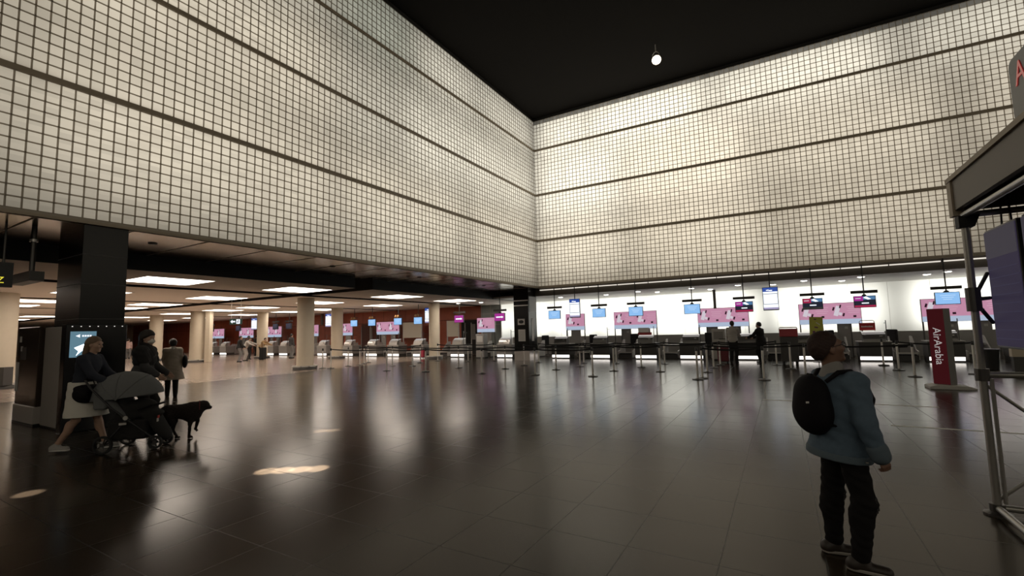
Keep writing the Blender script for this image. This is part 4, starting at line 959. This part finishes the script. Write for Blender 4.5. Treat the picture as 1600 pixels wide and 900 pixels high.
S.cone((-.20, .06, .40), (-.12, .062, .28), .07, .045, .03); S.cone((-.12, .062, .28), (-.14, .062, .15), .038, .024, .02); S.cone((-.14, .062, .15), (-.09, .062, .05), .022, .018, .01); S.cone((-.09, .062, .022), (-.055, .062, .02), .022, .017, .012)
S.cone((-.29, 0, .46), (-.36, 0, .40), .035, .04, .03); S.cone((-.36, 0, .40), (-.40, 0, .28), .045, .02, .03); S.wrinkle(.0045, 105); S.cut((0, 0, -1), -.002)
dog = S.build('dog', mat('black_brown_fur', (.016, .010, .008), .9)); put(dog, 2.66, -18.0, math.atan2(.91, .42), 'shaggy black dog trotting ahead of the stroller', cat='dog')
for sg in (1, -1): MB().lathe([(.001, -.008), (.008, 0), (.001, .008)], (.318, sg * .034, .505), 10).build('eye', MATS['eye'], dog, smooth=True)
MB().tube([(.205, .098 * math.cos(t), .475 + .102 * math.sin(t)) for t in np.linspace(0, 2 * PI, 17)], .008, 6).build('collar', mat('dark_red_collar', (.12, .02, .02), .7), dog)

# ------------------------------------------------------------------ people at the desks and in the left hall
J = pose(1.74, lean=.03, armL=(.1, .3), armR=(.5, .9)); a_, P, FM = body_mesh('person', J, SKIN); put(a_, 9.27, -.55, PI/2 - .1, 'man in pale grey jumper and dark trousers facing the fifth dark desk')
hair(a_, P, FM, J['k'], H_DARK, h=.012); top(a_, J, C_LGREY, 'jumper', .025, h=.013); trousers(a_, J, C_BLACK); shoes(a_, J, C_BLACK)
J = pose(1.66, lean=.06, armL=(.7, .5), armR=(.6, .6)); b_, P, FM = body_mesh('person', J, SKIN); put(b_, 10.28, -.15, PI/2 + 1.1, 'person in black coat and white face mask leaning to the desk')
hair(b_, P, FM, J['k'], H_DARK, h=.012, puff=1.05); top(b_, J, C_BLACK, 'black_coat', .03, hem=.72, h=.013, flare=.02); trousers(b_, J, C_BLACK); shoes(b_, J, C_BLACK)
f, l, u, M = FM; S = SD(.009); S.ell(P(.062, 0, -.045), A([.062, .06, .05]) * J['k'], .01, M); S.cut(-f, -(P(.03, 0, 0) @ f)); S.build('face_mask', C_WHITE, b_)
crowd = [
 (-19.0, -5.0, 1.2, 1.66, dict(lean=.12, armL=(.2, .5), armR=(.3, .6)), C_BLACK, C_GREY, 'person in black jacket and grey trousers standing nearest the exit sign'),
 (-20.0, -4.05, .6, 1.62, dict(lean=.55, armL=(1.2, .1), armR=(1.0, .2)), C_LGREY, C_LGREY, 'person in light grey bending forward beside the black jacket'),
 (-21.6, -2.9, 1.9, 1.66, dict(lean=.05), C_CHAR, C_BLACK, 'person in charcoal standing just behind the bending one in light grey'),
 (-22.6, -1.7, 2.2, 1.70, dict(lean=.05, armL=(.4, .8)), C_BLACK, C_BLACK, 'person in black farthest back in the group under the exit sign'),
 (-20.55, -2.6, .2, 1.62, dict(lean=.75, armL=(1.0, .3), armR=(1.1, .2)), C_STRIPE, C_BLACK, 'person in ochre top bending over the black suitcase'),
 (-19.1, -1.3, 1.6, 1.72, dict(lean=.03), C_CHAR, C_GREY, 'person in dark coat half hidden by the near cream pillar'),
 (-37.0, -4.2, 2.4, 1.68, dict(lean=.05), C_PINKB, C_GREY, 'person in pale top seen far off beside the black pillar'),
 (-39.0, -5.4, 2.6, 1.70, dict(lean=.03), C_WHITE, C_BLACK, 'person in white shirt farthest off beside the black pillar')]
for (x, y, rz, H, pk, ct, cp, lab) in crowd:
    J = pose(H, **pk); o, P, FM = body_mesh('person', J, SKIN, h=.016); put(o, x, y, rz, lab, group='travellers in the left hall')
    hair(o, P, FM, J['k'], H_DARK, h=.015); top(o, J, ct, 'jacket', .025, h=.016); trousers(o, J, cp, h=.016); shoes(o, J, C_BLACK, h=.014)
# luggage
def suitcase(x, y, rz, col, label, hgt=.62):
    r = thing('suitcase', label, 'suitcase', (x, y, 0), rz, 'suitcases of the travellers')
    S = SD(.012); S.box((0, 0, .06 + hgt / 2), (.09, .18, hgt / 2 - .04), .04, .01); S.build('shell', col, r)
    for sx in (-1, 1):
        MB().tube([(-.08, sx * .12, .06 + hgt), (-.09, sx * .12, hgt + .38)], .01, 6).build('pull_rod', M_STEEL, r)
        for sy in (-1, 1): MB().cyl((sy * .07, sx * .14 - .012, .03), (sy * .07, sx * .14 + .012, .03), .03, n=12).build('wheel', C_PACK, r)
    MB().tube([(-.09, -.13, hgt + .38), (-.09, .13, hgt + .38)], .014, 8).build('pull_handle', C_PACK, r)
suitcase(-19.75, -2.95, .4, C_BLACK, 'tall black suitcase under the person bending in ochre', .78)
suitcase(8.85, -.35, 1.6, mat('dark_red_shell', (.16, .02, .03), .5), 'dark red suitcase beside the man in the pale grey jumper')
suitcase(-8.35, .35, 1.2, mat('red_shell', (.42, .03, .07), .5), 'bright red suitcase between the queue and the grey desks', .5)

# ------------------------------------------------------------------ signs and machines on the floor
ad = thing('totem_sign', 'red and grey upright sign on a grey foot beside the metal frame', 'sign', (14.28, -7.4, 0))
tz = -.70
t2 = MB().box((0, 0, .97), (.32, .26, 1.76), rz=tz).build('sign_body', mat('totem_grey', (.20, .195, .185), .5), ad, bevel=.01)
nx, ny = math.sin(tz), -math.cos(tz)
MB().box((nx * .134, ny * .134, .975), (.318, .012, 1.74), rz=tz).build('red_face', screen('red_sign_face', (.36, .035, .05), .10, .6, .1), ad)
txt = text('lettering', 'AirArabia', .22, screen('white_lettering', (.8, .74, .72), .45), ad, (nx * .142, ny * .142, .98), (0, 0, 0))
txt.rotation_euler = (Matrix.Rotation(tz, 3, 'Z') @ Matrix.Rotation(PI / 2, 3, 'X') @ Matrix.Rotation(-PI / 2, 3, 'Z')).to_euler()
pr = [(-.34, .0), (.46, .0), (.46, .035), (.30, .085), (-.20, .095), (-.34, .06)]
MB().prism(pr, 'y', -.28, .24).build('foot', M_LGREY, ad, bevel=.008)
# red-topped bag drop machine in the queue
rk = thing('bag_drop_machine', 'dark bag-drop machine with red head standing right of the person in black', 'machine', (11.27, -.75, 0))
MB().b2((-.30, -.28, .12), (.30, .28, 1.08)).build('cabinet', M_DGREY, rk, bevel=.02)
MB().prism([(-.30, 1.08), (.28, 1.08), (.28, 1.38), (-.24, 1.38)], 'x', -.31, .31).build('red_head', mat('red_panel', (.34, .03, .04), .45), rk, bevel=.02)
MB().tube([(-.31, .0, 1.36), (-.28, .0, 1.43), (.28, .0, 1.43), (.31, .0, 1.36)], .02, 8).build('silver_top', M_STEEL, rk, smooth=True)
for sx in (-.22, .22): MB().cyl((sx, 0, 0), (sx, 0, .12), .05, n=12).build('foot', M_BLKPL, rk)
yp = thing('yellow_poster', 'yellow-green poster on a stand behind the head of the man in denim', 'poster', (12.27, .55, 0))
MB().box((0, 0, 1.44), (.46, .02, .76), rot=Matrix.Rotation(.04, 3, 'Y')).build('sheet', mat('yellow_green_sheet', (.55, .55, .10), .7), yp)
for (dx, z, w_, hh, rr) in [(-.02, 1.72, .08, .04, 0), (.07, 1.55, .16, .03, .7), (0, 1.40, .12, .05, .2), (-.09, 1.22, .09, .08, 0), (.06, 1.21, .1, .06, .4)]:
    MB().box((dx, -.012, z), (w_, .008, hh), rot=Matrix.Rotation(rr, 3, 'Y')).build('printed_mark', M_INK if z != 1.55 else M_PAPER, yp)
MB().cyl((0, .03, 0), (0, .03, 1.7), .018, n=10).build('pole', M_STEEL, yp); MB().lathe([(.2, 0), (.2, .015), (.03, .03)], (0, .03, 0), 20).build('foot', M_DSTEEL, yp)
ds = thing('desk_sign', 'small red sign with white writing on the seventh dark desk', 'sign', (14.05, 1.55, 1.19))
MB().b2((-.26, -.01, .04), (.26, .02, .34)).build('plate', mat('red_plate', (.50, .03, .03), .5), ds)
m = MB()
for q in range(9): m.b2((-.19 + q * .042, -.016, .165), (-.19 + q * .042 + .03, -.01, .215 if q % 3 else .225))
m.build('lettering', M_PAPER, ds)
MB().tube([(-.24, .03, 0), (-.24, .03, .40), (-.20, .03, .44), (.20, .03, .44), (.24, .03, .40), (.24, .03, 0)], .012, 8).build('frame', M_STEEL, ds)
d2 = thing('desk_sign', 'dark red and white sign on the third dark desk', 'sign', (5.15, 1.55, 1.19))
MB().b2((-.38, -.01, .0), (.3, .02, .13)).build('plate', mat('dark_red_plate', (.22, .02, .02), .5), d2); MB().b2((-.36, 0, .13), (.18, .02, .36)).build('white_plate', M_PAPER, d2)
for i, (x, y, m_, lab) in enumerate([(8.55, 1.25, M_LGREY, 'tall pale cabinet left of the man in the pale grey jumper'), (-4.4, 1.05, M_GREY, 'grey self-service machine under the pink sign by the glazed wall')]):
    r = thing('service_cabinet', lab, 'machine', (x, y, 0)); MB().b2((-.28, -.2, .05), (.28, .2, 1.42)).build('cabinet', m_, r, bevel=.015); MB().b2((-.3, -.22, 0), (.3, .22, .06)).build('plinth', M_BLKPL, r)
    MB().b2((-.2, -.212, .95), (.2, -.2, 1.3)).build('screen', M_GREY if i == 0 else M_LGREY, r); MB().b2((-.22, -.215, .5), (.22, -.2, .62)).build('slot', M_DGREY, r)
# office chairs behind the desks
def make_chair():
    r = thing('office_chair', 'x', 'chair', group='black chairs behind the desks')
    for q in range(5): a = q * 2 * PI / 5; MB().tube([(0, 0, .1), (.28 * math.cos(a), .28 * math.sin(a), .05)], .02, 6).build('leg', M_BLKPL, r)
    MB().cyl((0, 0, .08), (0, 0, .48), .028, n=10).build('stem', M_DSTEEL, r)
    S = SD(.016); S.box((0, 0, .51), (.18, .18, .01), .05, .02); S.build('seat', C_BLACK, r)
    S = SD(.016); S.box((0, .25, .92), (.20, .01, .26), .05, .02); S.cone((0, .2, .52), (0, .26, .75), .03, k=.02); S.build('backrest', C_BLACK, r); return r
ch = make_chair()
for i, (x, y, rz) in enumerate([(1.75, 3.7, 2.9), (4.1, 3.6, .5), (8.0, 3.6, 2.6), (13.1, 3.6, .8), (15.3, 3.5, 2.2), (-1.3, 3.6, 1.0)]):
    lab = 'black office chair behind the baggage belts, %s from the left' % ORD[(i + 1) % 6]
    if i == 0: ch.location = (x, y, 0); ch.rotation_euler = (0, 0, rz); ch['label'] = lab
    else: dup(ch, (x, y, 0), rz, lab)
# waste bin and carton at the right
wb = MB().lathe([(.16, 0), (.21, .60), (.24, .605), (.24, .63), (.19, .63)], n=20).build('waste_bin', M_BLKPL, smooth=True); put(wb, 16.7, -1.6, 0, 'black waste bin seen between the metal frame and the blue screen', cat='bin')
bx_ = thing('pillar_box', 'pale box on a dark stand under the purple screen', 'box', (17.0, -2.6, 0))
MB().b2((-.15, -.1, .45), (.15, .1, .72)).build('box', M_CREAM, bx_); MB().b2((-.13, -.09, 0), (.13, .09, .45)).build('stand', M_DGREY, bx_)
# machines in front of the black pillar
gp = thing('grey_cabinet', 'plain grey upright cabinet left of the glowing blue screen', 'cabinet', (-.77, -18.63, 0))
MB().b2((-.46, -.05, .03), (.48, .05, 1.87)).build('body', mat('mid_grey_cabinet', (.40, .37, .34), .5), gp, bevel=.01); MB().b2((-.45, -.04, 0), (.47, .04, .03)).build('plinth', M_BLKPL, gp)
bm_ = thing('screen_kiosk', 'black kiosk with a glowing blue screen before the black pillar', 'kiosk', (.10, -18.37, 0), PI / 2)
MB().b2((-.42, -.11, 0), (.46, .10, 1.90)).build('body', mat('black_gloss', (.008, .008, .009), .2), bm_, bevel=.01)
sc_ = MB().b2((-.36, -.116, 1.31), (.0, -.11, 1.77)).build('screen', screen('teal_screen', (.09, .17, .22), 1.2), bm_)
m = MB(); m.prism([(-.29, 1.69), (-.23, 1.66), (-.23, 1.72)], 'y', -.120, -.116)
m.build('screen_icon', M_WSCR, sc_)
m = MB()
for q in range(4): m.b2((-.20 + q * .035, -.120, 1.675), (-.175 + q * .035, -.116, 1.705))
m.build('screen_text', M_WSCR, sc_)
m = MB(); m.prism([(-.27, 1.34), (-.24, 1.42), (-.30, 1.48), (-.16, 1.55), (-.03, 1.55), (-.08, 1.48), (-.07, 1.38), (-.12, 1.34), (-.15, 1.42), (-.2, 1.42)], 'y', -.120, -.116); m.build('bright_picture', emit('bright_picture_glow', (.75, .9, 1), 4.0), sc_)
for q in range(7): MB().box((-.34 + q * .12, -.114, 1.86), (.016, .01, .014)).build('lamp', emit('small_dot', (1, .95, .9), .8), bm_)  # row of small bright dots along the kiosk top, emissive material
tm = thing('ticket_machine', 'glossy brown ticket machine with pale foot panel at the left', 'machine', (-1.95, -18.66, 0))
MB().b2((-.6, -.07, .36), (.6, .35, 1.9)).build('body', mat('brown_gloss', (.055, .038, .028), .18), tm, bevel=.01)
MB().b2((-.6, -.09, .04), (.6, .35, .36)).build('foot_panel', mat('pale_foot', (.50, .46, .42), .4), tm, bevel=.01)
MB().b2((-.62, -.085, 0), (.62, .35, .04)).build('plinth', M_BLKPL, tm)
MB().b2((-.61, -.078, .62), (-.46, -.07, 1.2)).build('pale_strip', M_PAPER, tm)
MB().b2((-.4, -.078, 1.25), (-.05, -.07, 1.5)).build('dim_screen', M_DGREY, tm); MB().b2((-.38, -.082, 1.42), (-.3, -.07, 1.52)).build('sticker', M_PAPER, tm)
MB().b2((-.5, -.078, 1.6), (-.4, -.07, 1.72)).build('sticker', M_PAPER, tm)

# ------------------------------------------------------------------ tubular display frame at the right edge
TR = mat('frame_tube', (.36, .345, .32), .32, .6); X0, Y0, X1, Y1 = 12.5, -16.52, 13.5, -19.4
fr = thing('display_stand', 'tubular metal frame with a brown canopy cut by the right edge', 'display stand')
for (x, y) in ((X0, Y0), (X1, Y0), (X0, Y1), (X1, Y1)):
    p_ = MB().cyl((x, y, .05), (x, y, 2.46), .027, n=16).build('post', TR, fr, smooth=True)
    m = MB(); m.cyl((x + .045, y - .03, .1), (x + .045, y - .03, 1.1), .014, n=10); m.build('side_rod', TR, p_)
    MB().lathe([(.09, 0), (.09, .015), (.05, .03), (.05, .09)], (x, y, 0), 18).build('foot', M_DSTEEL, fr)
    MB().cyl((x, y, 1.08), (x, y, 1.18), .048, n=16).build('joint', M_DSTEEL, fr)
    MB().prism([(-.05, 2.38), (.05, 2.38), (.09, 2.48), (-.05, 2.48)], 'y', y - .05, y + .05).build('top_bracket', M_BLACK, fr, loc=(x, 0, 0))
for (a, b) in [((X0, Y0), (X1, Y0)), ((X0, Y0), (X0, Y1)), ((X0, Y1), (X1, Y1)), ((X1, Y0), (X1, Y1))]:
    for z, nm in ((.06, 'floor_bar'), (1.13, 'rail'), (2.49, 'top_bar')):
        if nm == 'rail' and a[0] == b[0]: continue
        MB().cyl((*a, z), (*b, z), .026, n=12).build(nm, TR, fr, smooth=True)
MB().cyl((X0, Y0, 1.06), (X1, Y0, .10), .013, n=10).build('brace', TR, fr); MB().cyl((X0, Y0 + .02, .10), (X1, Y0 + .02, 1.06), .013, n=10).build('brace', TR, fr)
CAN = mat('brown_canopy', (.15, .125, .10), .55)
for (a, b, nm) in [((X0 - .04, Y0 + .14, 2.47), (X0, Y1 - .1, 2.82), 0), ((X0, Y0 + .10, 2.47), (X1 + .1, Y0 + .14, 2.82), 0), ((X1 + .06, Y0 + .14, 2.47), (X1 + .1, Y1 - .1, 2.82), 0)]:
    fp = MB().b2((a[0], a[1], 2.55), b).build('fascia', CAN, fr)
MB().b2((X0 - .06, Y0 + .16, 2.81), (X1 + .12, Y1 - .12, 2.85)).build('canopy_rim', M_BAND, fr); MB().b2((X0, Y0 + .1, 2.74), (X1 + .06, Y1 - .1, 2.78)).build('canopy_roof', M_DGREY, fr)
MB().b2((X0 - .055, Y0 + .15, 2.50), (X0 + .02, Y0 + .05, 2.83)).build('corner_strip', M_BAND, fr)
# clamp and arms carrying the screens
MB().cyl((X0, Y0, 1.66), (X0, Y0, 1.86), .05, n=16).build('clamp', M_DSTEEL, fr)
for dz in (.22, 0, -.22): MB().tube([(X0 + .02, Y0, 1.76 + dz * .2), (X0 + .205, Y0 + .36, 1.78 + dz)], .016, 8).build('arm', M_BLACK, fr)
for i, (ya_, yb_, c_, s_, lab) in enumerate([(-16.15, -16.80, (.06, .048, .09), .45, 'portrait screen glowing dull purple, left of two in the metal frame'), (-16.90, -17.55, (.03, .03, .14), .5, 'portrait screen glowing deep blue, cut by the right edge')]):
    r = thing('display_screen', lab, 'screen', (12.74, (ya_ + yb_) / 2, 0), group='portrait screens in the metal frame'); hw_ = abs(yb_ - ya_) / 2
    MB().b2((-.02, -hw_, 1.34), (.08, hw_, 2.38)).build('frame', M_BLKPL, r, bevel=.006)
    sc2 = MB().b2((-.026, -hw_ + .012, 1.36), (-.02, hw_ - .012, 2.36)).build('screen', screen('lit_panel_%s' % ('purple' if i == 0 else 'blue'), c_, s_, .6, .04), r)
    MB().b2((-.030, -hw_ + .012, 2.12), (-.026, hw_ - .012, 2.36)).build('header', screen('lit_header', (.085, .075, .095), .5, .6, .04), sc2)
    m = MB()
    for q in range(9): m.b2((-.029, -hw_ + .03, 1.42 + q * .075), (-.026, hw_ - .03, 1.424 + q * .075))
    m.build('row_line', screen('row_line', (.07, .065, .12), .5, .6, .04), sc2)
    for dy in (-.1, .1): MB().cyl((.03, dy, 2.38), (.03, dy * .6, 2.745), .007, n=6).build('hanger', M_BLACK, r)
ts = thing('roof_sign', 'black rounded sign with a red letter on top of the frame canopy', 'sign', (12.62, 0, 0))
n_ = 8; rd = .06; ya_, yb_, za_, zb_ = -19.0, -17.47, 2.93, 3.36
poly = []
for (cy2, cz2, a0) in [(yb_ - rd, za_ + rd, -PI/2), (yb_ - rd, zb_ - rd, 0), (ya_ + rd, zb_ - rd, PI/2), (ya_ + rd, za_ + rd, PI)]:
    poly += [(cy2 + rd * math.cos(a0 + t), cz2 + rd * math.sin(a0 + t)) for t in np.linspace(0, PI/2, n_)]
MB().prism(poly, 'x', -.06, .06).build('panel', M_BLKPL, ts)
for y in (-17.8, -18.6): MB().b2((-.03, y - .03, 2.85), (.03, y + .03, 2.94)).build('bracket', M_BLACK, ts)
text('red_letter', 'A', .22, screen('red_letter_glow', (.40, .02, .02), .5), ts, (-.062, -17.63, 3.22), (PI/2, 0, -PI/2))
